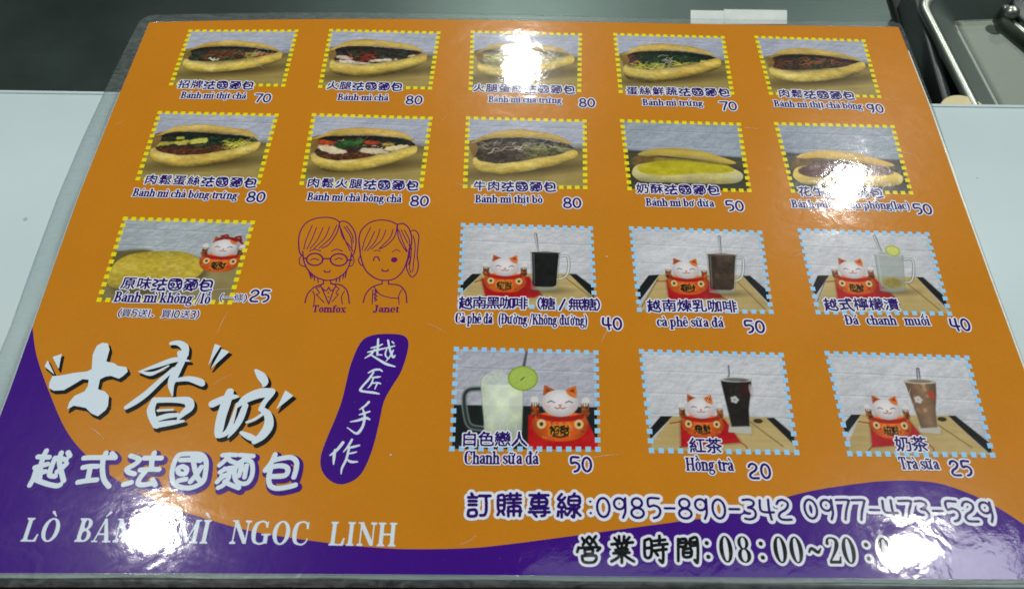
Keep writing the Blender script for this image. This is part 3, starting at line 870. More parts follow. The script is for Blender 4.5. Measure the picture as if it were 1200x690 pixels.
def sandwich(n, seed, palettes, top=(180, 154, 80), low=(186, 164, 76), dy=0.0, hinge=True, floor=(150, 132, 74), label='', lift=0.07):
    p = Pic(n, seed)
    wall(p, (164, 170, 184)); board_floor(p, .37, .44, floor)
    js, jt = p.rs.uniform(-.012, .012), p.rs.uniform(-.10, .10)
    sh = lambda P: [(a + js + .010 * math.sin(9 * b + n), (b - .47) * (1 + jt) + .47 + dy + .012 * math.sin(7 * a + n * 1.7)) for a, b in P]
    # soft contact shadow and the lip of dark behind
    f = p.ell(.52 * PW, (.745 + dy) * PHH, .47 * PW, 3.4, -.13); p.paint(f, (62, 50, 26), aa=2.6, alpha=.85)
    f = p.ell(.93 * PW, (.47 + dy) * PHH, 5.5, 3.4, -.4); p.paint(f, (84, 72, 44), aa=2.2, alpha=.55)
    if hinge:
        f = p.poly(sh([(.02, .35), (.13, .31), (.17, .42), (.13, .55), (.06, .60), (.035, .5)])); p.paint(f, np.array([124, 96, 48.]) + (p.N(2, 5) * 16)[..., None])
    wob = p.N(5, 81) * .55 + p.N(1.6, 82) * .22
    ff = p.poly(sh(FILL)) + p.N(1.5, 83) * .3
    p.paint(ff, np.array(palettes['base'], float) + 16 + (p.N(1.3, 8) * 26)[..., None] * [1, .9, .7] + (p.N(2.5, 9) * 14)[..., None] * [1, -.4, -.2])
    r = p.rs
    for (lo, hi, u0, u1, cnt, ln_, wd, cols) in palettes['bits']:
        for _ in range(int(cnt * 2.3)):
            u = u0 + (u1 - u0) * r.rand(); t = lo + (hi - lo) * r.rand()
            ytop = np.interp(u, [.06, .34, .56, .75, .92], [.36, .30, .305, .34, .42]); yb = np.interp(u, [.06, .11, .25, .40, .56, .75, .9], [.6, .65, .68, .67, .63, .56, .47])
            cx, cy = u * PW, (ytop + (yb - ytop) * t + dy) * PHH
            a = r.randn() * .5 - .15; L = ln_ * (.35 + .8 * r.rand()); w = wd * (.4 + .6 * r.rand())
            bend = r.randn() * L * .25
            pts = [(cx - L / 2 * math.cos(a), cy - L / 2 * math.sin(a), w * .6), (cx + bend * .5, cy + bend, w), (cx + L / 2 * math.cos(a), cy + L / 2 * math.sin(a), w * .6)]
            c = np.array(cols[r.randint(len(cols))], float) * (.7 + .6 * r.rand())
            fs = np.maximum(p.stroke([(x, y + .28, ww) for x, y, ww in pts]), ff); p.paint(fs, c * .35, alpha=.45)
            fs = np.maximum(p.stroke(pts), ff); p.paint(fs, c, aa=.28, alpha=.9)
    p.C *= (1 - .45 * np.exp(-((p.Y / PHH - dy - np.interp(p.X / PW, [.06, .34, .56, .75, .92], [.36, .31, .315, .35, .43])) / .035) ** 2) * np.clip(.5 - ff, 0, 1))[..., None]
    for q in palettes.get('big', []):
        cx, cy, rx, ry, rt, c = q; fb = np.maximum(p.ell(cx * PW, (cy + dy) * PHH + .3, rx, ry, rt), ff); p.paint(fb, (60, 40, 20), alpha=.7)
        cy -= lift * .4; fb = np.maximum(p.ell(cx * PW, (cy + dy) * PHH, rx, ry, rt) + p.N(1.8, 41) * .7, ff); p.paint(fb, np.array(c, float) + (p.N(1.5, 40) * 26)[..., None]); p.paint(np.maximum(abs(fb + .2) - .15, ff), np.array(c, float) * .6, alpha=.4)
    fl = p.poly(sh([(a, b - (lift if i > 7 else 0)) for i, (a, b) in enumerate(LOWB)])) + wob * .8
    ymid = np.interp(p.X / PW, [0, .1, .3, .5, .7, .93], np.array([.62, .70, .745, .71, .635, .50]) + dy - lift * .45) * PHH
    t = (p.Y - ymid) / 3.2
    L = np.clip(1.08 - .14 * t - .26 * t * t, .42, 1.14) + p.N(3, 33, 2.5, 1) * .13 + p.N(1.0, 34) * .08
    colr = np.asarray(low, float) * np.ones_like(p.C)
    inner = np.clip((-t - .15) * 1.3, 0, 1) * np.clip(1.15 - p.X / PW * .9, .25, 1)
    colr = colr * (1 - inner[..., None] * .6) + np.array([206, 190, 132.]) * inner[..., None] * .6
    br_ = np.clip(p.N(4.5, 87, 3, 1) * 2 - .15, 0, 1)[..., None]; colr = colr * (1 - br_ * .35) + np.array([158, 118, 50.]) * br_ * .35
    fl_ = np.clip(p.N(3.2, 88, 2.5, 1) * 2 - .35, 0, 1)[..., None]; colr = colr * (1 - fl_ * .5) + np.array([214, 200, 150.]) * fl_ * .5
    L = L + p.N(.7, 89, 3, 1, 2) * .10
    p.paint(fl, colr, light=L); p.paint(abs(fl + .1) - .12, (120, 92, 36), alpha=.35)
    ft = p.poly(sh(TOPB)) + wob * .8
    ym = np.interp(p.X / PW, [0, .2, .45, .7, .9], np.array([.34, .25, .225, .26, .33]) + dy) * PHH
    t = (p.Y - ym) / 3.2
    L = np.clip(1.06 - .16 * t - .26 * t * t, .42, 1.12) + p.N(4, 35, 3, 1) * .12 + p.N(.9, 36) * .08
    tc = np.asarray(top, float) * np.ones_like(p.C); bl_ = np.clip(p.N(4, 84, 2.5, 1) * 1.5, 0, 1)[..., None]
    br_ = np.clip(p.N(5, 85, 3, 1) * 2 - .1, 0, 1)[..., None]; tc = tc * (1 - br_ * .35) + np.array([150, 108, 44.]) * br_ * .35
    L = L + p.N(.7, 86, 4, 1, 2) * .10
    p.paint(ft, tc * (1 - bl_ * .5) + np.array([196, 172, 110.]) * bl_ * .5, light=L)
    p.paint(np.maximum(abs(ft + .1) - .15, -10), (110, 84, 40), alpha=.3)
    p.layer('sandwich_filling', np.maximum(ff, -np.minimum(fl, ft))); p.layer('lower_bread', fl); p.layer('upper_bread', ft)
    return p.build('yellow', label)

GRN = [(34, 62, 38), (24, 44, 30), (52, 84, 44), (20, 34, 26)]
DK = [(40, 26, 20), (62, 36, 26), (28, 22, 20)]
RED = [(150, 44, 26), (172, 60, 34)]
EGG = [(196, 190, 70), (180, 170, 58), (206, 200, 96)]
FLS = [(96, 52, 30), (120, 66, 38), (78, 42, 26)]
WHT = [(198, 186, 168), (180, 168, 146)]
sandwich(1, 11, {'base': (34, 30, 24), 'bits': [(.1, .9, .08, .9, 60, 6, 1.0, GRN + DK), (.2, .6, .2, .7, 22, 7, .55, [(112, 60, 36), (140, 84, 50)]), (.2, .8, .6, .88, 20, 5, .6, WHT + EGG), (.5, .9, .66, .88, 14, 5, 1.3, RED), (.6, .8, .28, .36, 3, 3, 1.2, [(210, 206, 186)])]},
         label='printed photo of a baguette sandwich with dark greens and red slices, first in the top row')
sandwich(2, 12, {'base': (36, 28, 24), 'bits': [(.05, .6, .12, .9, 60, 5, 1.0, GRN + DK + [(90, 60, 44)]), (.3, .6, .2, .45, 12, 4, .8, RED)], 'big': [(.17, .52, 4.5, 1.4, .1, (196, 176, 158)), (.22, .60, 6, 1.7, .1, (206, 190, 170)), (.33, .63, 7, 1.5, 0, (200, 180, 160)), (.53, .55, 7, 1.2, -.1, (206, 190, 170)), (.62, .58, 6, 1.3, -.15, (192, 174, 150)), (.82, .46, 5, .9, -.2, (198, 182, 150))]},
         label='printed photo of a baguette sandwich with pale ham slices, second in the top row')
sandwich(3, 13, {'base': (110, 104, 70), 'bits': [(.1, .9, .08, .9, 90, 5, .9, EGG + WHT + [(140, 140, 90)])]}, label='printed photo of a baguette sandwich half hidden by lamp glare, third in the top row')
sandwich(4, 14, {'base': (26, 36, 26), 'bits': [(.05, .5, .12, .86, 60, 5, 1.1, GRN), (.1, .6, .08, .2, 10, 5, .8, [(120, 60, 50), (90, 40, 34)]), (.55, .98, .06, .95, 95, 6, .55, EGG), (.2, .7, .42, .5, 5, 6, .5, WHT)]},
         label='printed photo of a baguette sandwich with yellow egg shreds and dark greens, fourth in the top row')
sandwich(5, 15, {'base': (40, 28, 22), 'bits': [(.1, .9, .1, .92, 80, 4, .7, FLS), (.05, .9, .3, .7, 36, 5, 1.0, GRN), (.1, .5, .35, .7, 12, 6, .45, [(170, 96, 60)])]},
         label='printed photo of a baguette sandwich with brown meat floss, last in the top row')
sandwich(6, 16, lift=.035, palettes={'base': (30, 30, 22), 'bits': [(.05, .5, .2, .8, 46, 5, 1.2, GRN), (.6, .98, .1, .7, 90, 3, .8, FLS), (.3, .8, .62, .92, 34, 5, .6, EGG)], 'big': [(.10, .50, 5.5, 1.3, -.2, (168, 156, 66)), (.28, .47, 5, 1.5, -.1, (176, 168, 74)), (.40, .44, 5, 1.8, -.2, (190, 186, 84)), (.24, .40, 2, 1.2, 0, (180, 174, 70))]},
         label='printed photo of a baguette sandwich with egg pieces over brown floss, first in the second row')
sandwich(7, 17, lift=.02, palettes={'base': (38, 26, 20), 'bits': [(.65, .99, .1, .8, 90, 3, .8, FLS), (.05, .45, .1, .86, 50, 5, .8, DK + WHT + GRN)], 'big': [(.14, .42, 4.5, 1.8, .15, (170, 70, 36)), (.52, .40, 5, 1.2, .05, (160, 60, 34)), (.20, .52, 7.5, 2.3, .2, (206, 190, 158)), (.56, .525, 8, 1.7, .05, (200, 184, 152)), (.76, .47, 7, 1.9, -.12, (208, 192, 150)), (.34, .42, 4, 1.9, 0, (44, 92, 40)), (.27, .46, 3, 1.4, .3, (36, 80, 36)), (.42, .40, 3, 1.3, -.3, (52, 104, 46)), (.66, .42, 3, .9, 0, (176, 150, 60))]},
         label='printed photo of a baguette sandwich with tomato, herbs and round ham slices, second in the second row')
sandwich(8, 18, lift=.01, palettes={'base': (34, 30, 24), 'bits': [(.3, .98, .08, .6, 110, 3, 1.5, [(54, 42, 30), (72, 56, 40), (40, 34, 26), (88, 70, 50)]), (.05, .5, .1, .9, 34, 5, .6, WHT + [(140, 120, 80)]), (.2, .7, .5, .9, 30, 6, .6, [(150, 160, 96), (120, 120, 60), (176, 176, 140)]), (.5, .9, .5, .75, 16, 6, 1.0, [(104, 98, 50), (84, 80, 44)])]},
         label='printed photo of a baguette sandwich stuffed with dark beef, middle of the second row')

TB2 = [(.10, .50), (.235, .42), (.44, .395), (.64, .43), (.82, .52), (.925, .595), (.845, .62), (.57, .565), (.30, .515), (.17, .53)]
LB2 = [(.035, .77), (.075, .67), (.185, .625), (.40, .61), (.65, .635), (.82, .65), (.94, .72), (.968, .80), (.915, .885), (.75, .915), (.41, .91), (.13, .90), (.055, .84)]
FB2 = [(.12, .66), (.25, .60), (.45, .585), (.65, .61), (.84, .645), (.90, .70), (.84, .745), (.60, .765), (.35, .80), (.17, .79), (.09, .73)]
def open_bun(n, seed, kind, label):
    p = Pic(n, seed)
    wall(p, (150, 160, 172), (.13, .37)); board_floor(p, .45, .52, (70, 68, 48) if kind == 'butter' else (84, 82, 76))
    f = p.ell(.5 * PW, .80 * PHH, .5 * PW, 7, 0); p.paint(f, (40, 36, 24), aa=3, alpha=.8)
    f = p.poly([(.04, .58), (.16, .50), (.32, .54), (.5, .6), (.32, .66), (.10, .70)]); p.paint(f, np.array([104, 84, 44.]) + (p.N(2, 5) * 16)[..., None])
    f = p.poly([(.25, .55), (.55, .57), (.85, .63), (.80, .68), (.5, .64), (.28, .64)])
    p.paint(f, np.array([132, 118, 50.] if kind == 'butter' else [78, 56, 52.]) + (p.N(1.4, 6) * 22)[..., None])
    fl = p.poly(LB2)
    t = (p.Y / PHH - .80) / .11
    L = np.clip(1.03 - .18 * t - .14 * t * t, .5, 1.1) + p.N(3, 33, 2, 1) * .12 + p.N(1, 34) * .06
    grey = np.clip(p.N(9, 50) * .8 + .35, 0, 1)[..., None]
    base = (np.array([186, 176, 112.]) * (1 - grey) + np.array([168, 168, 134.]) * grey) if kind == 'butter' else np.array([200, 176, 92.]) * np.ones_like(p.C)
    p.paint(fl, base, light=L)
    ff = p.poly(FB2)
    c = np.array([176, 166, 34.]) if kind == 'butter' else np.array([82, 48, 44.])
    p.paint(ff, c + (p.N(2.2, 9, 2, 1) * 20 + p.N(.7, 10) * 10)[..., None] * [1, 1, .7], aa=.5)
    ft = p.poly(TB2)
    ym = np.interp(p.X / PW, [0, .2, .45, .7, .92], [.5, .475, .47, .52, .60]) * PHH; t = (p.Y - ym) / 3
    L = np.clip(1.06 - .12 * t - .2 * t * t, .55, 1.1) + p.N(4, 35, 3, 1) * .09 + p.N(.9, 36) * .05
    p.paint(ft, np.array([172, 152, 70.] if kind == 'butter' else [192, 160, 84.]) * np.ones_like(p.C), light=L)
    p.layer('lower_bread', fl); p.layer('spread_filling', ff); p.layer('upper_bread', ft)
    return p.build('yellow', label)
open_bun(9, 19, 'butter', 'printed photo of an open baguette with yellow butter spread, fourth in the second row')
open_bun(10, 20, 'peanut', 'printed photo of an open baguette with dark brown spread, last in the second row')

def cat(p, cx, cy, s, yarn=False, left_clip=False):
    """lucky cat figurine; (cx, cy) centre of its face in mm, s scale"""
    e = lambda x, y, rx, ry, rt=0: p.ell(cx + x * s, cy + y * s, rx * s, ry * s, rt)
    P = lambda pts, sm=True: sd_poly(p.X, p.Y, [catmull(np.array([(cx + x * s, cy + y * s) for x, y in pts]), 4, True) if sm else np.array([(cx + x * s, cy + y * s) for x, y in pts])])
    S = lambda pts: p.stroke([(cx + x * s, cy + y * s, w * s) for x, y, w in pts])
    allF = []
    # arms with patterned cuffs
    for sg in (-1, 1):
        f = S([(sg * 8.0, .5, 2.6), (sg * 8.2, 3.2, 2.6), (sg * 6.6, 5.6, 3)]); allF.append(f)
        q_ = p.N(.9, 60); p.paint(f, np.array([112, 66, 30.]) + (q_ * 90)[..., None] * [1, .8, .2] + (np.clip(p.N(1.1, 61), 0, 1) * 80)[..., None] * [.9, -.2, -.2])
        f = S([(sg * 8.3, -.9, 2.7), (sg * 8.1, -.1, 2.4)]); allF.append(f); p.paint(f, (206, 204, 200))
        for k in (-1, 0, 1): p.paint(S([(sg * 8.3 + k * .75, .0, .35), (sg * 8.3 + k * .8, .9, .35)]), (70, 50, 40), alpha=.7)
    fb = P([(-7.6, 4.4), (-4, 3.2), (0, 3), (4, 3.2), (7.6, 4.2), (9.2, 7.4), (7.4, 11), (3.4, 12.9), (-3.4, 12.9), (-7.4, 11), (-9.2, 7.4)]); allF.append(fb)
    L = np.clip(1.12 - ((p.X - cx) / (8.5 * s)) ** 2 * .32 - (p.Y - cy - 7 * s) / (10 * s) * .25, .55, 1.15)
    p.paint(fb, np.array([204, 88, 30.]) + (p.N(2, 77) * 12)[..., None], light=L)
    for k in range(26):
        u_, v_ = p.rs.uniform(-7.5, 7.5), p.rs.uniform(6.2, 12); f = np.maximum(e(u_, v_, p.rs.uniform(.25, .6), p.rs.uniform(.2, .5)), fb); p.paint(f, [(70, 30, 14), (206, 150, 50), (150, 34, 24)][k % 3], alpha=.55)
    f = S([(-6.9, 4.6, 1.6), (-3.5, 5.4, 1.8), (0, 5.6, 1.8), (3.5, 5.4, 1.8), (6.9, 4.6, 1.6)]); p.paint(f, (150, 32, 24))
    for sg in (-1, 1):
        f = e(sg * 6.0, 7.3, 1.45, 1.6); p.paint(f, (206, 186, 130)); f = e(sg * 6.0, 7.3, .6, .7); p.paint(f, (60, 40, 20))
    # black and gold characters on the belly
    a = 0
    for k, ch in enumerate('招財'):
        A, B = cjk(ch); o = np.array([cx + (-3.4 + 3.3 * k) * s, cy + 10.6 * s]); sc_ = np.array([3.3 * s, -3.3 * s])
        F = sd_segs(p.X, p.Y, A * sc_ + o, B * sc_ + o)
        p.paint(F - .5 * s + p.N(.8, 93) * .5, (206, 150, 48), alpha=.85); p.paint(F - .2 + p.N(.7, 92) * .45, (30, 18, 14))
    f = S([(-2.2, 11.2, .8), (0, 11.7, .7), (2.3, 11.1, .8)]); p.paint(f, (60, 26, 20), alpha=.8)
    # ears and head
    for sg in (-1, 1):
        f = P([(sg * 5.2, -3.0), (sg * 4.9, -6.0), (sg * 1.4, -4.2)], False) - .3 * s; allF.append(f); p.paint(f, (198, 104, 40) if sg > 0 else (168, 84, 44))
        f = P([(sg * 4.7, -3.7), (sg * 4.5, -5.2), (sg * 2.6, -4.2)], False); p.paint(f, (140, 52, 30))
    fh = e(0, 0, 6.0, 4.75); allF.append(fh)
    L = np.clip(1.05 - ((p.X - cx) / (6.5 * s)) ** 2 * .22 - ((p.Y - cy + s) / (5.5 * s)) ** 2 * .22, .6, 1.08)
    p.paint(fh, np.array([208, 206, 208.]) * np.ones_like(p.C), light=L)
    f = np.maximum(e(4.4, -4.0, 2.6, 1.9, .5), fh); p.paint(f, (204, 110, 44))
    for sg in (-1, 1):
        f = S([(sg * 4.0, -.2, .3), (sg * 3.0, -.75, .42), (sg * 1.7, -.15, .3)]); p.paint(f, (86, 84, 96))
        f = S([(0, 1.5, .3), (sg * .8, 1.95, .35), (sg * 1.8, 1.5, .25)]); p.paint(f, (150, 70, 60))
        f = e(sg * 3.9, 1.4, .9, .6); p.paint(f, (214, 160, 150), aa=.5, alpha=.6)
    f = e(0, .8, .5, .35); p.paint(f, (190, 100, 90))
    if yarn:
        for q in [[(-3.5, -4.6, 1.3), (-1, -5.6, 1.6), (2.5, -5.2, 1.3), (5, -4.0, 1.2)], [(2, -5.6, 1), (5.5, -4.8, 1.2), (8, -2.6, 1.0)], [(-2.5, -6.4, 1), (0, -7.2, 1), (1, -5.6, 1)], [(4, -6, .9), (6, -6.6, .9), (7, -4.5, .9)]]:
            f = S(q); allF.append(f); p.paint(f, np.array([128, 26, 20.]) + (p.N(.7, 70) * 30)[..., None])
    F = allF[0]
    for f in allF[1:]: F = np.minimum(F, f)
    return F

def inv(cor, pts):
    """crop points -> photo (u, v) through the four crop corners TL TR BR BL"""
    q = np.array(cor, float); out = []
    for x, y in pts:
        u = v = .5
        for _ in range(12):
            P = (q[0] * (1 - u) + q[1] * u) * (1 - v) + (q[3] * (1 - u) + q[2] * u) * v
            du = (q[1] - q[0]) * (1 - v) + (q[2] - q[3]) * v; dv = (q[3] - q[0]) * (1 - u) + (q[2] - q[1]) * u
            d = np.linalg.solve(np.array([du, dv]).T, np.array([x, y]) - P); u += d[0]; v += d[1]
        out.append((u, v))
    return out
C13 = [(50, 38), (790, 62), (855, 520), (95, 508)]
C12 = [(85, 42), (795, 60), (818, 505), (65, 490)]
C14 = [(60, 50), (795, 72), (925, 530), (165, 522)]
C15 = [(62, 38), (745, 55), (755, 528), (40, 525)]
C16 = [(48, 48), (712, 65), (785, 528), (95, 518)]
C17 = [(60, 38), (745, 60), (870, 535), (170, 528)]
C11 = [(175, 78), (885, 100), (760, 545), (30, 530)]
def table(p, T, wood, black_l, black_r, mat, edge=None, hole=None):
    wall(p, (192, 195, 200), (.2, .43, .64), .9, ((.28, .0, .2), (.72, .2, .43)))
    p.C -= (np.clip((p.Y / PHH - .45), 0, 1) * 28)[..., None]
    for b in (black_l, black_r):
        f = p.poly(T(b), False); p.paint(f, np.array([22, 24, 24.]) + (p.N(2, 61) * 5)[..., None])
    f = p.poly(T(wood), False)
    p.paint(f, np.array([176, 156, 104.]) + (p.N(2.2, 62, 7, .7) * 10 + p.N(12, 63) * 10)[..., None])
    p.layer('bamboo_tray', f)
    if edge:
        for a_, b_ in edge:
            (x0, y0), (x1, y1) = p.uv(T([a_, b_])); p.paint(p.stroke([(x0, y0, .5), (x1, y1, .6)]), (112, 92, 54), alpha=.8)
    if hole:
        (x, y), = p.uv(T([hole])); p.paint(p.ell(x, y, 1.9, 1.0), (52, 44, 34))
    if mat:
        f = p.poly(T(mat[0]), False) - .3; p.paint(f + .1 - .5, (70, 40, 30), alpha=.4, aa=.6)
        p.paint(f, np.array([164, 18, 26.]) + (p.N(3, 64) * 14)[..., None]); p.layer('red_cloth', f)
        for s_ in mat[1]:
            q = [(x, y, .45) for x, y in catmull(p.uv(T(s_)), 4)]; p.paint(p.stroke(q), (140, 40, 32))

def mug(p, T, rim, basep, liquid, top_level, handle, spoon, body_alpha=.25, glassc=(170, 178, 176), lime=None):
    (xl, yl), (xr, yr) = p.uv(T(rim)); (bl, byl), (br, byr) = p.uv(T(basep))
    cx = (xl + xr) / 2; rx = (xr - xl) / 2; brx = (br - bl) / 2
    p.paint(p.ell((bl + br) / 2 + 1.5, byl + .6, brx + 2.2, 1.6), (70, 60, 36), aa=1.2, alpha=.55)
    hF = [p.stroke([(x, y, 1.1) for x, y in catmull(p.uv(T(h)), 5)]) for h in handle]
    for f in hF:
        p.paint(f, np.array(glassc, float) * .95, alpha=.6); p.paint(abs(f) - .14, (96, 104, 102), alpha=.7); p.paint(abs(f + .5) - .14, (232, 236, 232), alpha=.8)
    if spoon is not None:
        q = p.uv(T(spoon)); f = p.stroke([(q[0][0], q[0][1], 1.5), (q[1][0], q[1][1], .9)]); p.paint(f, (118, 122, 124)); p.paint(p.stroke([(q[0][0] - .2, q[0][1], .5), (q[1][0] - .2, q[1][1], .3)]), (196, 200, 200))
        p.layer('spoon', f)
    P = np.array([(xl, yl), (xr, yr), (br, byr), ((bl + br) / 2, (byl + byr) / 2 + 1.0), (bl, byl)])
    body = np.minimum(sd_poly(p.X, p.Y, [P]), p.ell(cx, (yl + yr) / 2, rx, .9))
    p.paint(body, np.array(glassc, float), alpha=body_alpha)
    yt = yl + top_level; kk = (yt - yl) / (byl - yl)
    lx0 = xl + (bl - xl) * kk + .45; lx1 = xr + (br - xr) * kk - .45
    by = byl - (2.1 if liquid is not None else 0)
    if liquid is not None:
        P = np.array([(lx0, yt), (lx1, yt), (br - .45, by), (br - 2, by + .9), ((bl + br) / 2, by + 1.2), (bl + 2, by + .9), (bl + .45, by)])
        lf = np.minimum(sd_poly(p.X, p.Y, [P]), p.ell((lx0 + lx1) / 2, yt, (lx1 - lx0) / 2, .8))
        L = 1 - ((p.X - cx) / rx) ** 2 * .3 + p.N(2.4, 66, 1, 1.3) * .42
        p.paint(lf, np.array(liquid, float) * np.ones_like(p.C), light=L)
        p.paint(np.maximum(abs(p.ell((lx0 + lx1) / 2, yt, (lx1 - lx0) / 2, .8)) - .15, lf), np.array(liquid, float) * 1.8 + 14, alpha=.6)
    p.paint(abs(body) - .13, (120, 128, 126), alpha=.8)
    p.paint(p.stroke([(xl + 1.3, yl + 2, .5), (bl + 1.2, byl - 2.5, .4)]), (214, 220, 218), alpha=.35)
    p.paint(np.maximum(p.ell((bl + br) / 2, byl - .2, brx, 1.1), -1 + 0 * body), (140, 146, 138), alpha=.55)
    p.paint(abs(p.ell(cx, (yl + yr) / 2, rx, .9)) - .14, (206, 212, 210), alpha=.85)
    F = body
    for f in hF: F = np.minimum(F, f)
    p.layer('glass_mug', F)
    if lime:
        (x, y), = p.uv(T([lime[0]])); f = p.ell(x, y, lime[1], lime[2]); p.paint(f, (150, 164, 50)); p.paint(f + .5, np.array([196, 200, 104.]) + (p.N(1, 69) * 16)[..., None]); p.layer('lime_slice', f)

# 11 plain loaf with the lucky cat
p = Pic(11, 31); T = lambda pts: inv(C11, pts)
wall(p, (160, 170, 176), (.12, .33), 1.2, ((.46, .12, .33),)); board_floor(p, .42, .50, (140, 128, 84))
p.C *= (1 - .4 * np.clip(p.N(10, 3) * .3 + (p.Y / PHH - .45) * (1 - p.X / PW), 0, .5))[..., None]
f = p.poly([(-.02, .46), (.2, .38), (.3, .44), (.1, .62), (-.02, .66)]); p.paint(f, (96, 88, 52), aa=.8)
f = p.poly(T([(90, 440), (150, 470), (340, 470), (520, 430), (620, 370), (600, 420), (420, 490), (150, 490)])); p.paint(f, (72, 62, 34), aa=2, alpha=.8)
fl = p.poly(T([(72, 430), (85, 375), (130, 320), (200, 285), (310, 268), (430, 265), (520, 275), (590, 310), (612, 350), (590, 395), (530, 425), (400, 455), (250, 472), (130, 468), (85, 455)]))
L = np.clip(1.08 - ((p.Y / PHH - .60) / .34) ** 2 * .38, .55, 1.1) + p.N(3.5, 33, 2.2, 1) * .10 + p.N(1.2, 34) * .06
mo = np.clip(p.N(3.2, 90, 1.6, 1) * 1.8, 0, 1)[..., None]; L = L + p.N(.8, 91, 2, 1, 2) * .12
p.paint(fl, np.array([170, 150, 50.]) * (1 - mo * .5) + np.array([196, 180, 92.]) * mo * .5, light=L); p.layer('bread_loaf', fl)
(cx, cy), = p.uv(T([(722, 247)]))
F = cat(p, cx, cy, 1.0, True); p.layer('lucky_cat', F)
p.build('yellow', 'printed photo of a plain loaf beside a lucky cat figurine, first in the third row')

MAT13 = ([(255, 345), (480, 335), (572, 440), (270, 452)], [[(570, 438), (600, 455), (620, 470)], [(256, 350), (215, 350), (195, 348)]])
W13 = [(212, 312), (692, 318), (858, 500), (860, 530), (90, 530), (92, 500)]
B13L = [(150, 316), (212, 312), (100, 455), (60, 430)]; B13R = [(690, 318), (735, 318), (880, 440), (870, 500)]
E13 = [((205, 335), (110, 490)), ((665, 355), (820, 505))]
# 12 black coffee
p = Pic(12, 32); T = lambda pts: inv(C12, pts)
table(p, T, [(185, 320), (675, 320), (812, 450), (830, 520), (55, 520), (85, 420)], [(135, 320), (187, 320), (85, 412), (60, 390)], [(672, 320), (715, 322), (830, 405), (815, 455)],
      ([(190, 350), (450, 340), (515, 430), (480, 445), (215, 450)], [[(512, 430), (540, 450)], [(195, 352), (150, 365)]]), [((640, 330), (800, 450))])
mug(p, T, [(462, 190), (625, 192)], [(466, 402), (610, 400)], (20, 22, 22), 1.2, [[(624, 225), (668, 225), (672, 300), (650, 340), (600, 352)]], [(489, 95), (502, 190)])
(cx, cy), = p.uv(T([(318, 283)])); p.layer('lucky_cat', cat(p, cx, cy, 1.03))
p.build('blue', 'printed photo of a glass mug of black coffee, left in the coffee row')
# 13 condensed milk coffee
p = Pic(13, 33); T = lambda pts: inv(C13, pts)
table(p, T, W13, B13L, B13R, MAT13, E13)
mug(p, T, [(485, 184), (656, 186)], [(503, 410), (650, 406)], (64, 50, 40), 1.0, [[(655, 215), (692, 218), (695, 290), (680, 335), (645, 348)]], [(556, 88), (566, 184)])
(cx, cy), = p.uv(T([(365, 285)])); p.layer('lucky_cat', cat(p, cx, cy, 1.0))
p.build('blue', 'printed photo of a glass mug of brown milk coffee, middle of the coffee row')
# 14 salted lime
p = Pic(14, 34); T = lambda pts: inv(C14, pts)
table(p, T, [(230, 315), (735, 325), (920, 520), (930, 560), (150, 560), (155, 505)], [(165, 318), (232, 316), (155, 425), (128, 400)], [(733, 325), (775, 327), (925, 460), (915, 505)],
      ([(270, 345), (490, 335), (605, 440), (285, 452)], [[(600, 440), (640, 480)], [(272, 350), (215, 352)]]), [((215, 335), (160, 470)), ((660, 345), (870, 510))])
mug(p, T, [(492, 185), (657, 195)], [(527, 402), (670, 400)], None, 1.0, [[(658, 225), (712, 228), (720, 300), (705, 350), (660, 358)]], [(492, 85), (535, 185)], .62, (138, 150, 144), lime=((598, 172), 3.3, 2.9))
q = p.uv(T([(600, 360)]))[0]; f = p.ell(q[0], q[1], 4.4, 2.6); p.paint(f, np.array([136, 122, 50.]) + (p.N(1.5, 71) * 20)[..., None], aa=.8, alpha=.85)
(cx, cy), = p.uv(T([(365, 285)])); p.layer('lucky_cat', cat(p, cx, cy, 1.0))
p.build('blue', 'printed photo of a glass mug of salted lime drink with lime slice, right in the coffee row')
# 15 white iced drink
p = Pic(15, 35); T = lambda pts: inv(C15, pts)
wall(p, (170, 172, 184), (.19, .41, .6), 1.2, ((.62, .0, .19), (.8, .19, .41)))
f = p.poly(T([(0, 318), (800, 330), (800, 560), (0, 560)]), False); p.paint(f, np.array([26, 32, 30.]) + (p.N(3, 61) * 6)[..., None])
f = p.poly(T([(418, 370), (690, 370), (765, 530), (415, 560)]), False) - .3; p.paint(f, np.array([176, 22, 24.]) + (p.N(3, 64) * 14)[..., None]); p.layer('red_cloth', f)
for w_, c_ in ((2.4, (110, 124, 122)), (1.2, (34, 44, 44)), ):
    h_ = p.stroke([(x, y, w_) for x, y in catmull(p.uv(T([(190, 240), (125, 245), (100, 280), (108, 370), (130, 420), (195, 432)])), 5)]); p.paint(h_, c_, alpha=.9)
    if w_ == 2.4: hF = h_
q = p.uv(T([(408, 42), (392, 128)])); f = p.stroke([(q[0][0], q[0][1], .8), (q[1][0], q[1][1], 1.4)]); p.paint(f, (84, 84, 92)); p.layer('spoon', f)
fg = p.poly(T([(182, 215), (205, 172), (250, 150), (300, 165), (340, 205), (385, 225), (384, 400), (375, 480), (340, 505), (240, 505), (205, 470), (195, 380)]))
L = np.clip(1.05 - ((p.X / PW - .33) / .22) ** 2 * .25, .7, 1.05) + p.N(4, 66) * .06
c_ = np.array([196, 208, 188.]) * np.ones_like(p.C) + (np.clip(p.N(5, 67), 0, 1) * 30)[..., None] * [.9, 1, .2]
low_ = np.clip((p.Y / PHH - .72) * 3, 0, 1)[..., None]; c_ = c_ * (1 - low_ * .4)
p.paint(fg, c_, light=L, alpha=.93)
for k in range(5):
    x = .215 + k * .055; p.paint(p.stroke([(x * PW, .76 * PHH, .3), (x * PW, .93 * PHH, .3)]), (204, 214, 200), alpha=.5)
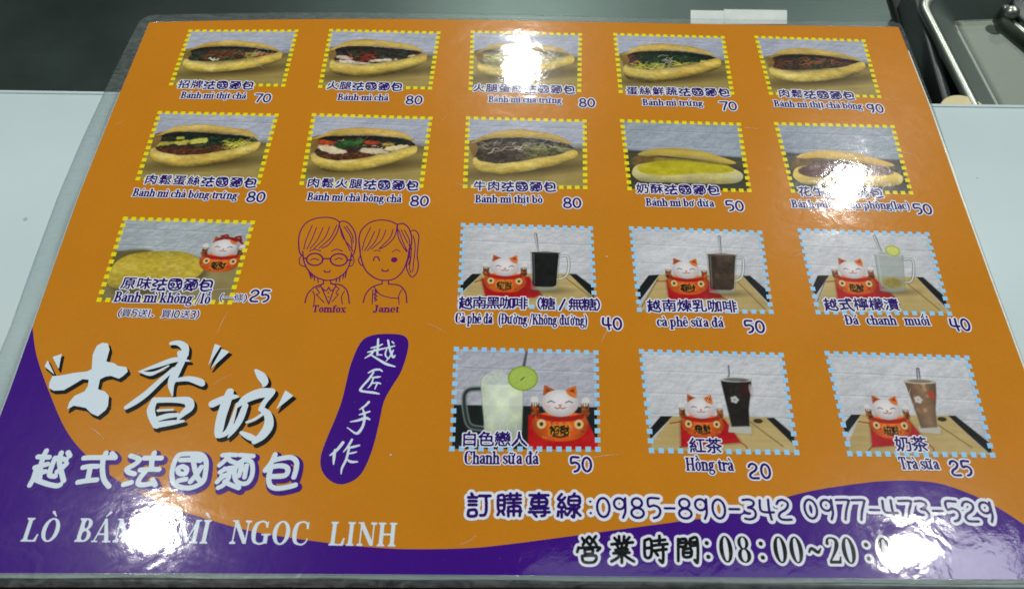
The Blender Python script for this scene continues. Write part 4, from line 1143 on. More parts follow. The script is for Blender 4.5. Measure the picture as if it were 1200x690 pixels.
p.paint(np.maximum(abs(fg) - .15, 0 * fg - 1), (120, 136, 130), alpha=.6)
ice = p.poly(T([(200, 215), (215, 170), (260, 140), (300, 160), (345, 215)])); p.paint(ice, np.array([178, 190, 186.]) + (p.N(1.6, 68) * 22)[..., None], alpha=.8)
p.layer('glass_mug', np.minimum(fg, hF))
(x, y), = p.uv(T([(388, 187)])); f = p.ell(x, y, 6.2, 5.6); p.paint(f, (116, 150, 50)); p.paint(f + .45, (156, 182, 74)); p.paint(f + 1.0, np.array([160, 184, 84.]) + (p.N(1.2, 69) * 8)[..., None])
for k in range(9):
    a_ = k * 2 * math.pi / 9; p.paint(p.stroke([(x + .8 * math.cos(a_), y + .8 * math.sin(a_), .18), (x + 4.6 * math.cos(a_), y + 4.2 * math.sin(a_), .18)]), (184, 202, 120), alpha=.5)
p.paint(p.stroke([(x - .8, y + .8, .5), (x + .7, y - .6, .3)]), (60, 80, 40)); p.layer('lime_slice', f)
(cx, cy), = p.uv(T([(570, 310)])); p.layer('lucky_cat', cat(p, cx, cy, 1.26))
p.build('blue', 'printed photo of a mug of white iced drink with a lime slice, left in the lowest row')

def tall(n, seed, Cn, woodp, bl_, br_, mat, glass, liq, straw, coaster, catp, hole, label, topc, edge):
    p = Pic(n, seed); T = lambda pts: inv(Cn, pts)
    table(p, T, woodp, bl_, br_, mat, edge, hole)
    f = p.poly(T(coaster), False) - .4; p.paint(f, (196, 198, 190)); p.paint(f + .4 - .9, (90, 80, 60), alpha=.2, aa=.8)
    q = p.uv(T(straw)); S_ = p.stroke([(x, y, .55) for x, y in q]); p.paint(S_ - .15, (190, 194, 200)); p.paint(S_, (96, 90, 112))
    p.layer('straw', S_)
    fg = p.poly(T(glass), False) - .15; L = 1 - (np.clip(abs(p.X - p.uv(T(glass))[:, 0].mean()) / 5, 0, 1.5)) ** 2 * .18 + p.N(4, 66) * .16
    p.paint(fg, np.array(liq, float) * np.ones_like(p.C) + (p.N(2.0, 67) * 10)[..., None], light=L)
    for k in range(9):
        gx_, gy_ = p.uv(T([(glass[0][0] + 30 + p.rs.uniform(0, 90), glass[0][1] + p.rs.uniform(15, 150))]))[0]; f = np.maximum(p.ell(gx_, gy_, p.rs.uniform(.6, 1.6), p.rs.uniform(.5, 1.4), p.rs.uniform(0, 2)), fg); p.paint(f, np.array(liq, float) * p.rs.uniform(.8, 1.7), alpha=.5, aa=.3)
    g0, g1 = p.uv(T([glass[0], glass[1]])); cxx, cyy = (g0 + g1) / 2; rx = abs(g1[0] - g0[0]) / 2
    p.paint(p.ell(cxx, cyy, rx, 1.0), topc); p.paint(abs(p.ell(cxx, cyy, rx, 1.0)) - .2, (200, 204, 200), alpha=.8)
    p.paint(abs(fg) - .14, (150, 152, 146), alpha=.6)
    # white flower-like print on the glass
    gx, gy = p.uv(T([((glass[0][0] * .6 + glass[1][0] * .4) + 8, glass[0][1] + 95)]))[0]
    for k in range(5):
        a_ = k * 1.256; p.paint(p.ell(gx + 1.0 * math.cos(a_), gy + 1.0 * math.sin(a_), .8, .7), (196, 200, 196), alpha=.85)
    if n == 17: x, y = p.uv(T([(573, 250)]))[0]; p.paint(p.ell(x, y, 1.3, 1.8), (176, 60, 44), alpha=.8)
    else:
        x, y = p.uv(T([(545, 235)]))[0]; p.paint(p.ell(x, y, 2, 3), (64, 22, 22), aa=1.5, alpha=.7)
        x, y = p.uv(T([(567, 235)]))[0]; p.paint(p.ell(x, y, .7, 2.4), (190, 192, 190), alpha=.7)
    p.layer('tall_glass', fg)
    (cx, cy), = p.uv(T([catp])); p.layer('lucky_cat', cat(p, cx, cy, .95))
    p.build('blue', label)
tall(16, 36, C16, [(195, 362), (640, 368), (780, 500), (790, 560), (80, 560), (90, 490)], [(140, 362), (197, 362), (90, 468), (80, 430)], [(638, 370), (680, 370), (800, 470), (785, 505)],
     ([(238, 385), (440, 380), (515, 480), (240, 500)], [[(512, 478), (545, 500), (552, 520)], [(242, 495), (222, 520)], [(238, 388), (185, 395)]]),
     [(426, 190), (570, 186), (568, 240), (558, 330), (562, 408), (478, 410), (462, 340), (440, 250)], (34, 30, 30), [(462, 118), (466, 165), (458, 180), (545, 186)], [(470, 410), (566, 415), (566, 440), (466, 432)], (330, 325), (603, 385),
     'printed photo of a tall glass of dark red tea, middle of the lowest row', (92, 96, 94), [((560, 385), (720, 500))])
tall(17, 37, C17, [(225, 345), (655, 350), (830, 510), (880, 560), (140, 560), (160, 490)], [(180, 345), (228, 345), (155, 440), (135, 400)], [(650, 350), (690, 350), (885, 500), (870, 540)],
     ([(275, 385), (460, 375), (545, 475), (285, 495)], [[(542, 475), (578, 500), (582, 515)], [(285, 490), (262, 515)], [(275, 388), (215, 378)]]),
     [(440, 178), (592, 182), (596, 250), (592, 320), (600, 405), (522, 408), (500, 340), (468, 250)], (124, 98, 76), [(505, 175), (500, 115), (510, 115), (518, 178)], [(512, 405), (612, 408), (612, 432), (520, 425)], (353, 320), (625, 367),
     'printed photo of a tall glass of milk tea, right in the lowest row', (120, 108, 84), [((560, 365), (770, 500))])

# ------------------------------------------------------------------ captions, names and prices
def unitdir(n):
    q = QUADS[n]; return (q[2][0] - q[3][0], q[2][1] - q[3][1])
CAP = {1: ('招牌法國麵包', 207.5, 103.6, 296.6), 2: ('火腿法國麵包', 382, 105.0, 471.5), 3: ('火腿蛋絲法國麵包', 554, 107.8, 674.2), 4: ('蛋絲鮮蔬法國麵包', 734, 111.3, 856),
 5: ('肉鬆法國麵包', 912.5, 114.3, 1002.6), 6: ('肉鬆蛋絲法國麵包', 168, 215.7, 300), 7: ('肉鬆火腿法國麵包', 358.8, 219.8, 490.5), 8: ('牛肉法國麵包', 554.3, 223.4, 652.2),
 9: ('奶酥法國麵包', 745.7, 226.6, 844.3), 10: ('花生法國麵包', 936.2, 230, 1036), 11: ('原味法國麵包', 140, 338.4, 249), 12: ('越南黑咖啡（糖/無糖）', 536.5, 361, 716),
 13: ('越南煉乳咖啡', 758, 364.5, 865), 14: ('越式檸檬漬', 966, 363, 1055.3), 15: ('白色戀人', 540, 522.6, 618.5), 16: ('紅茶', 808, 530.3, 847.5), 17: ('奶茶', 1050.5, 528.4, 1089.5)}
class Trace:
    """shapes traced in an enlarged view of the photograph, laid on the sheet in mm"""
    def __init__(s, ox, oy, sc): s.o = (ox, oy); s.sc = sc
    def pt(s, x, y): return U(s.o[0] + x / s.sc, s.o[1] + y / s.sc, Z0)[:2] * 1000
    def conv(s, pts):
        q = []
        for x, y, w in pts:
            P = s.pt(x, y); Pw = s.pt(x + w, y); q.append((P[0], P[1], abs(Pw[0] - P[0])))
        return q
    def line(s, art, pts, n=4, smooth=True):
        q = s.conv(pts)
        art.stroke([tuple(r) for r in catmull(q, n)] if smooth and len(q) > 2 else q)
    def poly(s, art, pts, smooth=False, n=3):
        P = np.array([s.pt(x, y) for x, y in pts]); art.poly([catmull(P, n, True) if smooth else P])
def strokes_of(tr, w, text):
    """'x,y x,y / x,y ...' -> list of strokes in mm on the sheet"""
    return [tr.conv([(*map(float, p.split(',')), w) for p in part.split()]) for part in text.split('/')]
tA, tB, tC, tD, tE = Trace(28, 520, 10), Trace(138, 520, 10), Trace(245, 520, 10), Trace(540, 570, 8), Trace(670, 618, 7.5)
HAND = {
 '越': strokes_of(tA, 46, '265,80 240,130 215,200 197,270 187,400/168,150 298,156/132,275 200,258 278,236/145,305 115,400 72,482/190,332 250,324/130,412 200,442 300,475 390,490 430,476/440,105 418,200 440,320 468,430/370,165 430,170 498,185/368,165 325,270 303,350 320,374 368,378/500,232 460,272 392,325/520,100 540,140'),
 '式': strokes_of(tA, 46, '705,165 800,160 1072,160/965,105 932,180 922,300 942,420 998,495/1035,112 1065,145/695,275 770,262 865,262/780,272 748,430/635,448 740,430 855,420'),
 '法': strokes_of(tB, 46, '155,140 220,160 255,188 200,240 112,290 130,330 195,350/70,475 160,450/315,165 512,165/430,105 402,200 397,290/265,305 400,296 485,298/325,320 262,400 240,460 300,478 415,458/410,420 440,480'),
 '國': strokes_of(tB, 44, '850,115 720,130 660,230 635,380 680,480 800,515 900,500 1000,440 1030,330 1035,200 980,125 850,115/760,262 808,290 800,340 760,352 715,335 710,285 760,262/715,428 800,412/740,188 860,186 970,195/880,130 895,250 930,380 960,425/980,270 930,350 852,442/940,142 952,160'),
 '麵': strokes_of(tC, 40, '160,132 240,126 320,130/240,122 190,190 122,250/205,145 250,196 300,216/130,330 200,292 285,275/185,290 265,318 140,400 95,445/150,374 236,370 180,470 108,512/182,440 260,480 350,515/362,128 520,142/432,150 385,205/342,222 300,320 312,420 370,462 450,455 500,380 512,280 490,205 420,190 342,222/384,240 352,372/442,250 416,390/388,300 428,300'),
 '包': strokes_of(tC, 46, '775,125 730,220 660,310/760,190 870,165 970,160 1025,210 1020,300 995,388/735,265 850,255 918,280 918,340 870,375 742,380/725,280 700,400 720,490 800,520 920,505 1012,480'),
 '訂': strokes_of(tD, 22, '100,65 112,84/72,100 150,100/76,135 146,135/76,170 146,170/76,220 138,218 142,270 72,272 76,220/175,86 276,86/236,90 240,200 225,262 184,268'),
 '購': strokes_of(tD, 20, '352,85 400,80 410,150 402,218 356,220 348,150 352,85/355,126 402,126/355,172 402,172/362,232 346,264/388,232 404,262/430,84 560,80/466,64 462,118/526,62 525,118/430,118 562,116/440,152 562,150/496,120 496,270/446,190 550,186 552,272/446,190 446,276/440,230 566,228'),
 '專': strokes_of(tD, 20, '645,80 820,80/732,62 732,204/672,112 794,110 796,176 670,176 672,112/672,144 795,144/650,206 820,202/640,238 832,238/786,210 788,264 756,274/688,258 710,280'),
 '線': strokes_of(tD, 20, '945,70 912,115 950,124 976,100/950,124 914,186 976,190/960,150 986,204/946,194 946,286/916,232 910,274/974,232 986,262/1066,64 1050,90/1015,96 1106,94 1106,166 1014,166 1015,96/1015,130 1106,130/1060,166 1062,280 1040,274/1000,206 1038,206 998,266/1112,188 1080,216/1068,196 1090,240 1120,270'),
 '營': strokes_of(tE, 15, '92,90 104,112/152,78 125,108 98,150/126,110 150,144/160,84 174,104/212,74 190,106 163,150/190,114 216,148/60,172 48,212/60,178 240,172 224,202/115,192 182,190 176,226 120,226 115,192/90,248 210,246 196,300 108,300 90,248'),
 '業': strokes_of(tE, 16, '415,75 418,122/460,75 456,122/375,90 396,114/506,84 480,114/350,146 440,136 536,128/398,158 414,182/484,154 464,180/385,196 490,190/368,224 506,218/440,140 440,306/434,226 400,266 350,296/446,226 490,262 546,296'),
 '時': strokes_of(tE, 16, '640,112 695,106 696,246 644,250 640,112/645,180 692,176/770,72 770,152/724,116 820,106/714,156 840,142/714,202 832,188/802,155 802,300 772,284/734,214 756,242'),
 '間': strokes_of(tE, 16, '935,100 936,290/935,106 1000,100 1000,160 938,166/940,133 998,130/1040,100 1100,96 1106,296 1080,284/1040,100 1040,155 1100,152/1042,128 1098,125/980,190 1046,186 1046,250 984,252 980,190/985,220 1043,218'),
}
def hand_glyph(art, ch, x, em, w=None):
    """traced character scaled into an em box"""
    Q = np.array([p for s_ in HAND[ch] for p in s_]); lo, hi = Q[:, :2].min(0), Q[:, :2].max(0)
    k = em * .88 / (hi - lo).max(); ctr = (lo + hi) / 2
    for s_ in HAND[ch]:
        q = [(x + em / 2 + (a - ctr[0]) * k, em * .40 + (b - ctr[1]) * k, w if w else c * k) for a, b, c in s_]
        art.stroke([tuple(t_) for t_ in catmull(q, 4)] if len(q) > 2 else q)
def hand_direct(art, text):
    for ch in text:
        for s_ in HAND[ch]: art.stroke([tuple(t_) for t_ in catmull(s_, 5)] if len(s_) > 2 else s_)
ident = lambda x, y: np.stack([x, y], -1) * 0.001

def cjk_line(art, text, width, em):
    n = len(text); pitch = (width - em) / max(1, n - 1)
    for i, ch in enumerate(text):
        if ch == '/': art.stroke([(i * pitch + em * .35, 0, .1 * em), (i * pitch + em * .7, em * .8, .1 * em)])
        elif ch in HAND: hand_glyph(art, ch, i * pitch, em, {'麵': .5, '國': .54, '越': .56}.get(ch, .68))
        else: cjk_glyph(art, ch, i * pitch, em)
for n, (txt, x0, y0, x1) in CAP.items():
    dx, dy = unitdir(n); k = (x1 - x0) / dx
    mp, L = frame_at((x0, y0), (x1, y0 + dy * k))
    em = 6.3 if n < 11 else 6.7
    a = Art(); cjk_line(a, txt, L, em)
    for i, s_ in enumerate(a.sh):                       # lift so that the glyph body stands on the line
        if s_[0] == 'g': a.sh[i] = ('g', (s_[1][0] + [0, em * .08], s_[1][1] + [0, em * .08]))
    printed('dish_caption', a, mp, 7, 'ink', 'halo', .15, .48, .13, 'violet caption reading ' + txt)
VN = {1: ('Bánh mì thịt chả', 211, 115.6, 288, 4.6), 2: ('Bánh mì chả', 395, 117.8, 455, 4.6), 3: ('Bánh mì chả trứng', 572, 120.2, 658.2, 4.6), 4: ('Bánh mì trứng', 753, 124, 824.2, 4.6),
 5: ('Bánh mì thịt chà bông', 907.3, 125.4, 1011.3, 4.6), 6: ('Bánh mì chà bông trứng', 154.5, 230.2, 277.6, 4.7), 7: ('Bánh mì chà bông chả', 359.3, 235, 470.3, 4.7), 8: ('Bánh mì thịt bò', 556.5, 237.8, 636, 4.7),
 9: ('Bánh mì bơ dừa', 757, 241.6, 837.3, 4.7), 10: ('Bánh mì bơ đậu phộng(lạc)', 928, 243.6, 1066.8, 4.7), 11: ('Bánh mì không /1ổ', 132.5, 353.8, 245.8, 5.3), 12: ('Cà phê đá   (Đường /Không đường)', 533.5, 378.6, 688.2, 5.2),
 13: ('cà phê sữa đá', 770, 382.4, 848.4, 5.0), 14: ('Đá   chanh   muối', 991, 380.4, 1090.8, 4.8), 15: ('Chanh sữa đá', 544, 543.6, 631.3, 5.3), 16: ('Hồng trà', 804, 551.2, 860.3, 5.3), 17: ('Trà sữa', 1055, 549.6, 1101.6, 5.0)}
for n, (txt, x0, y0, x1, cap) in VN.items():
    dx, dy = unitdir(n); k = (x1 - x0) / dx
    mp, L = frame_at((x0, y0), (x1, y0 + dy * k))
    a = Art(); serif_line(a, txt, L, cap)
    printed('dish_name', a, mp, 9, 'ink', 'halo', 0.08, .44, .13, 'violet line reading ' + txt.replace('   ', ' '))
PR = {1: ('70', 297, 120.5, 317), 2: ('80', 475, 122.8, 495), 3: ('80', 678.6, 126, 698), 4: ('70', 844.2, 129.8, 864.8), 5: ('90', 1017, 132.5, 1037), 6: ('80', 287.8, 237, 310), 7: ('80', 480.2, 241.8, 502.5),
 8: ('80', 660, 244.2, 682), 9: ('50', 851, 247.7, 873), 10: ('50', 1072, 251.5, 1094.3), 11: ('25', 291.5, 354, 315.5), 12: ('40', 705.5, 386.6, 730), 13: ('50', 873, 390.3, 898),
 14: ('40', 1115.4, 388, 1139.6), 15: ('50', 667.8, 553.2, 695), 16: ('20', 878, 561, 905.5), 17: ('25', 1115.6, 557.6, 1142)}
for n, (txt, x0, y0, x1) in PR.items():
    dx, dy = unitdir(n); k = (x1 - x0) / dx
    mp, L = frame_at((x0, y0), (x1, y0 + dy * k))
    a = Art(); round_line(a, txt, L, 6.4, .15)
    printed('price', a, mp, 7, 'ink', 'halo', 0.02, .55, .13, 'price ' + txt + ' beside its dish')
# small bracket texts of the plain loaf
def mixed_line(art, text, width, em, rcap, w=.12):
    wd = [1.0 if ord(c) > 0x2e80 else R_[c][1] * .95 for c in text]; k = width / sum(wd); x = 0
    for c, a_ in zip(text, wd):
        if ord(c) > 0x3001: cjk_glyph(art, c, x, min(em, k) * .98); art.sh[-1] = ('g', (art.sh[-1][1][0] + [0, em * .1], art.sh[-1][1][1] + [0, em * .1]))
        else: round_line(art, c, a_ * k * .95, rcap, w, x)
        x += a_ * k
mp, L = frame_at((256.5, 353.4), (289, 354.3)); a = Art(); mixed_line(a, '(一條)', L, 4.6, 4.0)
printed('bracket_note', a, mp, 9, 'ink', 'halo', 0.03, .35, .12, 'small violet bracket reading (一條)')
mp, L = frame_at((137, 371.4), (233, 373.6)); a = Art(); mixed_line(a, '(買5送1、買10送3)', L, 4.8, 4.0)
printed('bracket_note', a, mp, 9, 'ink', 'halo', 0.05, .35, .12, 'small violet bracket reading (買5送1、買10送3)')

# ------------------------------------------------------------------ large lettering
t = Trace(370, 385, 3.633)
a = Art(); t.poly(a, [(190, 60), (240, 28), (320, 22), (375, 30), (395, 60), (385, 120), (360, 190), (325, 245), (290, 310), (270, 400), (245, 500), (210, 590), (170, 640), (110, 662), (60, 645), (25, 600), (22, 540), (50, 460), (80, 390), (110, 310), (130, 230), (150, 150)], True)
pill = printed('purple_badge', a, ident, 1, 'purple', h=.4, label='slanted purple badge with white brush characters')
a = Art()
for s_ in [[(236, 82, 5), (262, 76, 8), (284, 66, 5)], [(266, 44, 7), (264, 80, 9), (262, 112, 7)], [(222, 100, 5), (256, 92, 9), (292, 84, 6)], [(250, 88, 5), (236, 108, 9), (209, 126, 3)], [(262, 110, 6), (282, 112, 5)],
           [(236, 112, 6), (262, 128, 8), (300, 150, 11), (337, 161, 5)], [(290, 84, 5), (312, 80, 7), (336, 73, 5)], [(308, 50, 8), (316, 90, 8), (330, 122, 8), (338, 112, 3)], [(302, 88, 5), (296, 110, 6), (306, 126, 5)], [(330, 92, 6), (318, 116, 6), (300, 138, 3)], [(325, 55, 5), (332, 62, 6)],
           [(224, 188, 5), (248, 176, 9), (272, 174, 8), (284, 182, 4)], [(246, 186, 7), (226, 215, 9), (200, 244, 8), (190, 262, 10), (212, 268, 9), (245, 272, 10), (270, 277, 5)], [(240, 208, 5), (262, 206, 8), (276, 204, 4)], [(246, 208, 5), (236, 236, 7), (222, 252, 3)], [(240, 232, 5), (264, 230, 7), (276, 234, 5)], [(262, 232, 6), (252, 256, 4)],
           [(226, 312, 10), (208, 330, 8), (186, 344, 3)], [(186, 366, 5), (206, 360, 8), (230, 352, 6)], [(148, 396, 4), (180, 390, 9), (212, 380, 12), (230, 386, 5)], [(198, 334, 5), (208, 370, 9), (202, 410, 10), (184, 440, 12), (168, 444, 8), (134, 420, 3)],
           [(116, 484, 12), (92, 514, 12), (62, 538, 6)], [(82, 516, 9), (78, 545, 12), (76, 576, 5)], [(154, 472, 9), (138, 500, 9), (118, 524, 3)], [(130, 508, 5), (158, 503, 10), (186, 496, 6)], [(142, 508, 9), (130, 555, 9), (112, 592, 8), (108, 618, 3)], [(138, 532, 4), (158, 528, 7), (174, 524, 4)], [(134, 556, 4), (150, 566, 10), (178, 566, 5)]]:
    t.line(a, s_)
F, xs, ys = a.field(.16, .4)
o = field_obj('brush_lettering', F - .05, xs, ys, ident, zl(2), M['white'], pill); o['label'] = 'white brush characters 越匠手作'

t = Trace(40, 390, 3.871)
a = Art()
t.poly(a, [(266, 100), (285, 58), (310, 45), (335, 48), (343, 75), (335, 105), (328, 130), (365, 138), (380, 150), (418, 155), (426, 175), (405, 195), (385, 208), (350, 195), (325, 198), (300, 210), (290, 255), (320, 265), (340, 285), (336, 330), (325, 350), (290, 378), (260, 365), (235, 340), (210, 335), (180, 330), (150, 348), (160, 315), (185, 285), (230, 265), (245, 240), (248, 212), (220, 210), (170, 240), (135, 260), (90, 262), (68, 250), (70, 225), (85, 195), (110, 195), (180, 182), (240, 175), (262, 165)])
for s_ in [[(622, 48, 18), (655, 46, 26), (684, 66, 34), (686, 100, 30)], [(660, 90, 22), (664, 112, 20)], [(706, 128, 6), (640, 122, 26), (560, 148, 22), (476, 176, 6)], [(478, 176, 5), (525, 186, 20), (560, 176, 14), (610, 150, 8)],
           [(688, 108, 16), (660, 150, 34), (636, 195, 40), (622, 235, 30), (628, 286, 5)], [(632, 165, 20), (575, 215, 24), (510, 275, 30), (460, 312, 30), (418, 338, 20)], [(640, 215, 18), (700, 208, 26), (750, 222, 34), (764, 232, 24)],
           [(548, 305, 28), (530, 350, 36), (545, 405, 30), (558, 425, 20)], [(545, 305, 28), (630, 304, 26), (695, 308, 38), (706, 336, 40), (680, 362, 30), (655, 388, 14)], [(552, 418, 30), (620, 408, 26), (678, 400, 12)], [(562, 352, 12), (630, 348, 10)], [(545, 395, 24), (600, 378, 26), (650, 372, 20)],
           [(810, 322, 36), (860, 300, 34), (905, 290, 24), (928, 290, 6)], [(888, 268, 36), (870, 320, 44), (850, 380, 44), (838, 440, 40), (832, 466, 22)], [(842, 468, 20), (875, 450, 26), (898, 400, 20), (922, 320, 10)],
           [(1006, 170, 14), (1030, 196, 38), (1046, 222, 34), (1042, 240, 14)], [(918, 336, 14), (960, 300, 40), (1020, 275, 48), (1070, 270, 42), (1086, 262, 14)], [(1075, 280, 24), (1045, 315, 24), (1030, 345, 26)], [(958, 330, 28), (935, 390, 32), (905, 440, 24), (880, 474, 6)],
           [(1030, 345, 24), (1060, 370, 34), (1064, 420, 44), (1035, 465, 40), (1000, 492, 26)], [(940, 452, 16), (975, 470, 30), (1010, 485, 22)], [(965, 405, 12), (1000, 392, 14), (1040, 365, 16)]]:
    t.line(a, s_)
for q in [[(84, 110), (126, 95), (112, 165)], [(62, 124), (48, 152), (93, 190)], [(820, 50), (847, 60), (790, 150)], [(852, 72), (886, 86), (800, 165)], [(1140, 260), (1176, 285), (1098, 348)]]: t.poly(a, q)
F, xs, ys = a.field(.25, 1.0)
off = (np.array(t.pt(510, 213)) - np.array(t.pt(500, 200)))
so = field_obj('letter_shadow', F - .25, xs + off[0], ys + off[1], ident, zl(7), M['black'], menu); so['label'] = 'black drop shadow of the big brush title'
F2 = F
o = field_obj('brush_title', F2, xs, ys, ident, zl(8), M['white'], menu); o['label'] = 'big white brush title 士香坊 with quote strokes'

# 越式法國麵包, white with violet edge and drop
a = Art(); hand_direct(a, '越式法國麵包'); mp = ident
F, xs, ys = a.field(.2, 1.9)
o = field_obj('letter_shadow', F - 1.1, xs + .9, ys - .9, mp, zl(7), M['purple'], menu); o['label'] = 'violet edge behind the white shop line'
o = field_obj('shop_line', F - .24, xs, ys, mp, zl(8), M['white'], menu); o['label'] = 'white rounded characters 越式法國麵包'

# LÒ BÁNH MÌ NGOC LINH
for txt, x0, x1, y0, y1 in [('LÒ', 23, 66.5, 634, 634.5), ('BÁNH', 86, 177, 634.4, 635.6), ('MÌ', 203, 244, 636, 636.6), ('NGOC', 267, 361, 636.8, 638.4), ('LINH', 384, 464, 638.6, 640)]:
    mp, L = frame_at((x0, y0), (x1, y1)); a = Art(); serif_line(a, txt, L, 8.7, .04)
    o = printed('name_line', a, mp, 3, 'white', h=.16, label='white serif capitals ' + txt)

# ordering line and opening hours
mp = ident; a = Art(); hand_direct(a, '訂購專線')
printed('order_line', a, mp, 7, 'ink', 'halo', .17, 1.05, .18, 'violet words 訂購專線 with white halo')
mp, L = frame_at((688, 607), (931, 610.2)); a = Art(); round_line(a, ':0985-890-342', L, 8.4, .13)
printed('phone_number', a, mp, 7, 'ink', 'halo', -.06, 1.15, .18, 'violet phone number 0985-890-342')
mp, L = frame_at((943, 609), (1170, 612.6)); a = Art(); round_line(a, '0977-473-529', L, 8.4, .13)
printed('phone_number', a, mp, 9, 'ink', 'halo', -.06, 1.15, .18, 'violet phone number 0977-473-529')
mp = ident; a = Art(); hand_direct(a, '營業時間')
printed('hours_line', a, mp, 7, 'black', 'halo', .26, .95, .18, 'black words 營業時間 with white halo')
mp, L = frame_at((826, 658.4), (1073, 661.2)); a = Art()
pos = [831, 853, 874, 895, 917, 936, 958, 980, 998, 1020, 1041, 1062]
for ch, x in zip(':08:00~20:00', pos):
    sh, adv = serif_shapes(ch) if ch != '~' else G['~']
    w = {':': 5.6, '~': 8.2}.get(ch, 8.2); c = (x - 826) / (1073 - 826) * L
    place_glyph(a, sh, c - adv * w * .6, 0, w * 1.2, 9.6)
printed('opening_hours', a, mp, 7, 'black', 'halo', 0, .95, .18, 'black opening hours 08:00~20:00')

# two line portraits
t = Trace(340, 245, 5.306)
def portrait(strokes, dots, name, label):
    a = Art()
    for s_ in strokes:
        w = s_[0]; t.line(a, [(x, y, w) for x, y in s_[1:]], 5)
    for s_ in dots: t.line(a, [s_, (s_[0] + .5, s_[1], s_[2])], 1, False)
    F, xs, ys = a.field(.16, .3)
    o = field_obj(name, F - .11, xs, ys, ident, zl(3), M['line'], menu); o['label'] = label
def el(w, cx, cy, rx, ry): return [w] + [(cx + rx * math.cos(q), cy + ry * math.sin(q)) for q in np.linspace(0, 2 * math.pi, 17)]
portrait([
 [5, (75, 290), (60, 270), (53, 210), (60, 150), (95, 90), (160, 58), (230, 52), (280, 62), (308, 80), (330, 75), (365, 90), (400, 140), (410, 200), (402, 260), (385, 295)],
 [5, (78, 262), (85, 320), (105, 370), (150, 415), (200, 438), (240, 443), (290, 432), (340, 395), (370, 340), (382, 270)],
 [3, (138, 100), (100, 190), (85, 250)], [3, (165, 115), (130, 200), (103, 250)], [3, (205, 115), (170, 190), (125, 245)], [3, (245, 110), (215, 180), (148, 245)], [3.5, (290, 100), (250, 180), (180, 243)], [4, (308, 84), (290, 150), (240, 220), (200, 242)],
 [3.5, (308, 100), (325, 170), (370, 230), (390, 262)], [3, (315, 120), (345, 200), (375, 262)], [3, (335, 110), (375, 170), (385, 240)], [3, (350, 105), (385, 160), (392, 210)],
 [3.5, (120, 262), (155, 250), (190, 262)], [3.5, (258, 262), (290, 250), (325, 262)],
 el(7, 153, 313, 50, 37), el(7, 303, 315, 52, 37), [7, (203, 308), (252, 308)], [7, (103, 308), (82, 304)], [7, (355, 318), (384, 316)],
 [4, (128, 318), (150, 308), (178, 318)], [4, (278, 315), (300, 305), (325, 310)], [5, (212, 382), (218, 391), (242, 391), (248, 382)],
 [3, (72, 290), (58, 310), (62, 345), (95, 358)], [3, (390, 290), (398, 320), (385, 350), (365, 355)],
 [5, (115, 380), (130, 430)], [4, (130, 400), (140, 425)], [4, (150, 420), (152, 442)], [4, (172, 432), (175, 455)], [5, (352, 375), (342, 425)], [4, (335, 400), (328, 432)], [4, (312, 415), (305, 450)], [4, (290, 430), (285, 455)],
 [4, (208, 440), (208, 465)], [4, (252, 440), (252, 465)], [4, (208, 460), (190, 478), (222, 508), (240, 485)], [4, (255, 460), (285, 478), (256, 508), (240, 485)],
 [5, (200, 468), (150, 485), (108, 530), (92, 582)], [5, (262, 466), (315, 472), (355, 510), (368, 585)], [3, (190, 480), (160, 490)], [3, (160, 490), (182, 520), (162, 530)], [3, (162, 530), (210, 580)], [3, (285, 480), (305, 495)], [3, (305, 495), (285, 520), (300, 530)], [3, (300, 530), (262, 575)],
 [4, (195, 485), (240, 590)], [4, (240, 590), (275, 490)], [3, (140, 510), (152, 540), (148, 592)], [3, (338, 510), (320, 545), (325, 592)]], [(238, 520, 7), (238, 545, 6)], 'line_portrait', 'plum line drawing of a person with round glasses and a jacket')
portrait([
 [5, (436, 262), (428, 190), (445, 130), (500, 82), (570, 68), (630, 78), (668, 95), (700, 90), (735, 115), (755, 170), (752, 230), (735, 272)],
 [5, (430, 210), (440, 300), (470, 380), (530, 430), (590, 443), (650, 432), (700, 385), (730, 310), (742, 240)],
 [3, (500, 115), (465, 190), (447, 255)], [3, (525, 140), (490, 215), (462, 260)], [3, (560, 125), (530, 200), (480, 258)], [3, (595, 130), (570, 190), (505, 250)], [3, (640, 125), (620, 180), (555, 245)], [4, (666, 100), (650, 170), (600, 225), (555, 248)],
 [3.5, (668, 100), (672, 170), (700, 230), (725, 265)], [3, (675, 130), (700, 200), (728, 262)], [3, (690, 130), (730, 210)], [3, (710, 130), (740, 190), (740, 230)],
 [4, (745, 140), (775, 132), (800, 165), (795, 230), (790, 290), (798, 350), (785, 400), (755, 422), (728, 380), (725, 340), (742, 290), (745, 240), (755, 210)], [3, (765, 165), (778, 230), (768, 330), (762, 390)], [3, (755, 240), (750, 310), (742, 360), (750, 395)],
 [3.5, (438, 290), (425, 315), (440, 348), (458, 350)], [3, (735, 290), (748, 305), (735, 345)], [2, (635, 268), (660, 252), (685, 265)], [2, (520, 262), (540, 255), (560, 262)],
 [5, (518, 320), (525, 300), (545, 298), (556, 320)], [5, (572, 374), (577, 385), (605, 385), (609, 374)], [4, (572, 443), (572, 462)], [4, (612, 443), (612, 465)],
 [5, (572, 464), (510, 485), (470, 530), (455, 580)], [5, (612, 466), (680, 475), (718, 520), (725, 582)], [3, (520, 480), (560, 530), (620, 550), (678, 555)], [3, (678, 590), (675, 540), (695, 500)], [3, (510, 590), (515, 500)],
 [2.5, (525, 505), (540, 520), (520, 530), (542, 540), (522, 552), (540, 562), (526, 572)], [2, (530, 500), (528, 565)]], [(647, 315, 36)], 'line_portrait', 'plum line drawing of a winking person with a side ponytail')
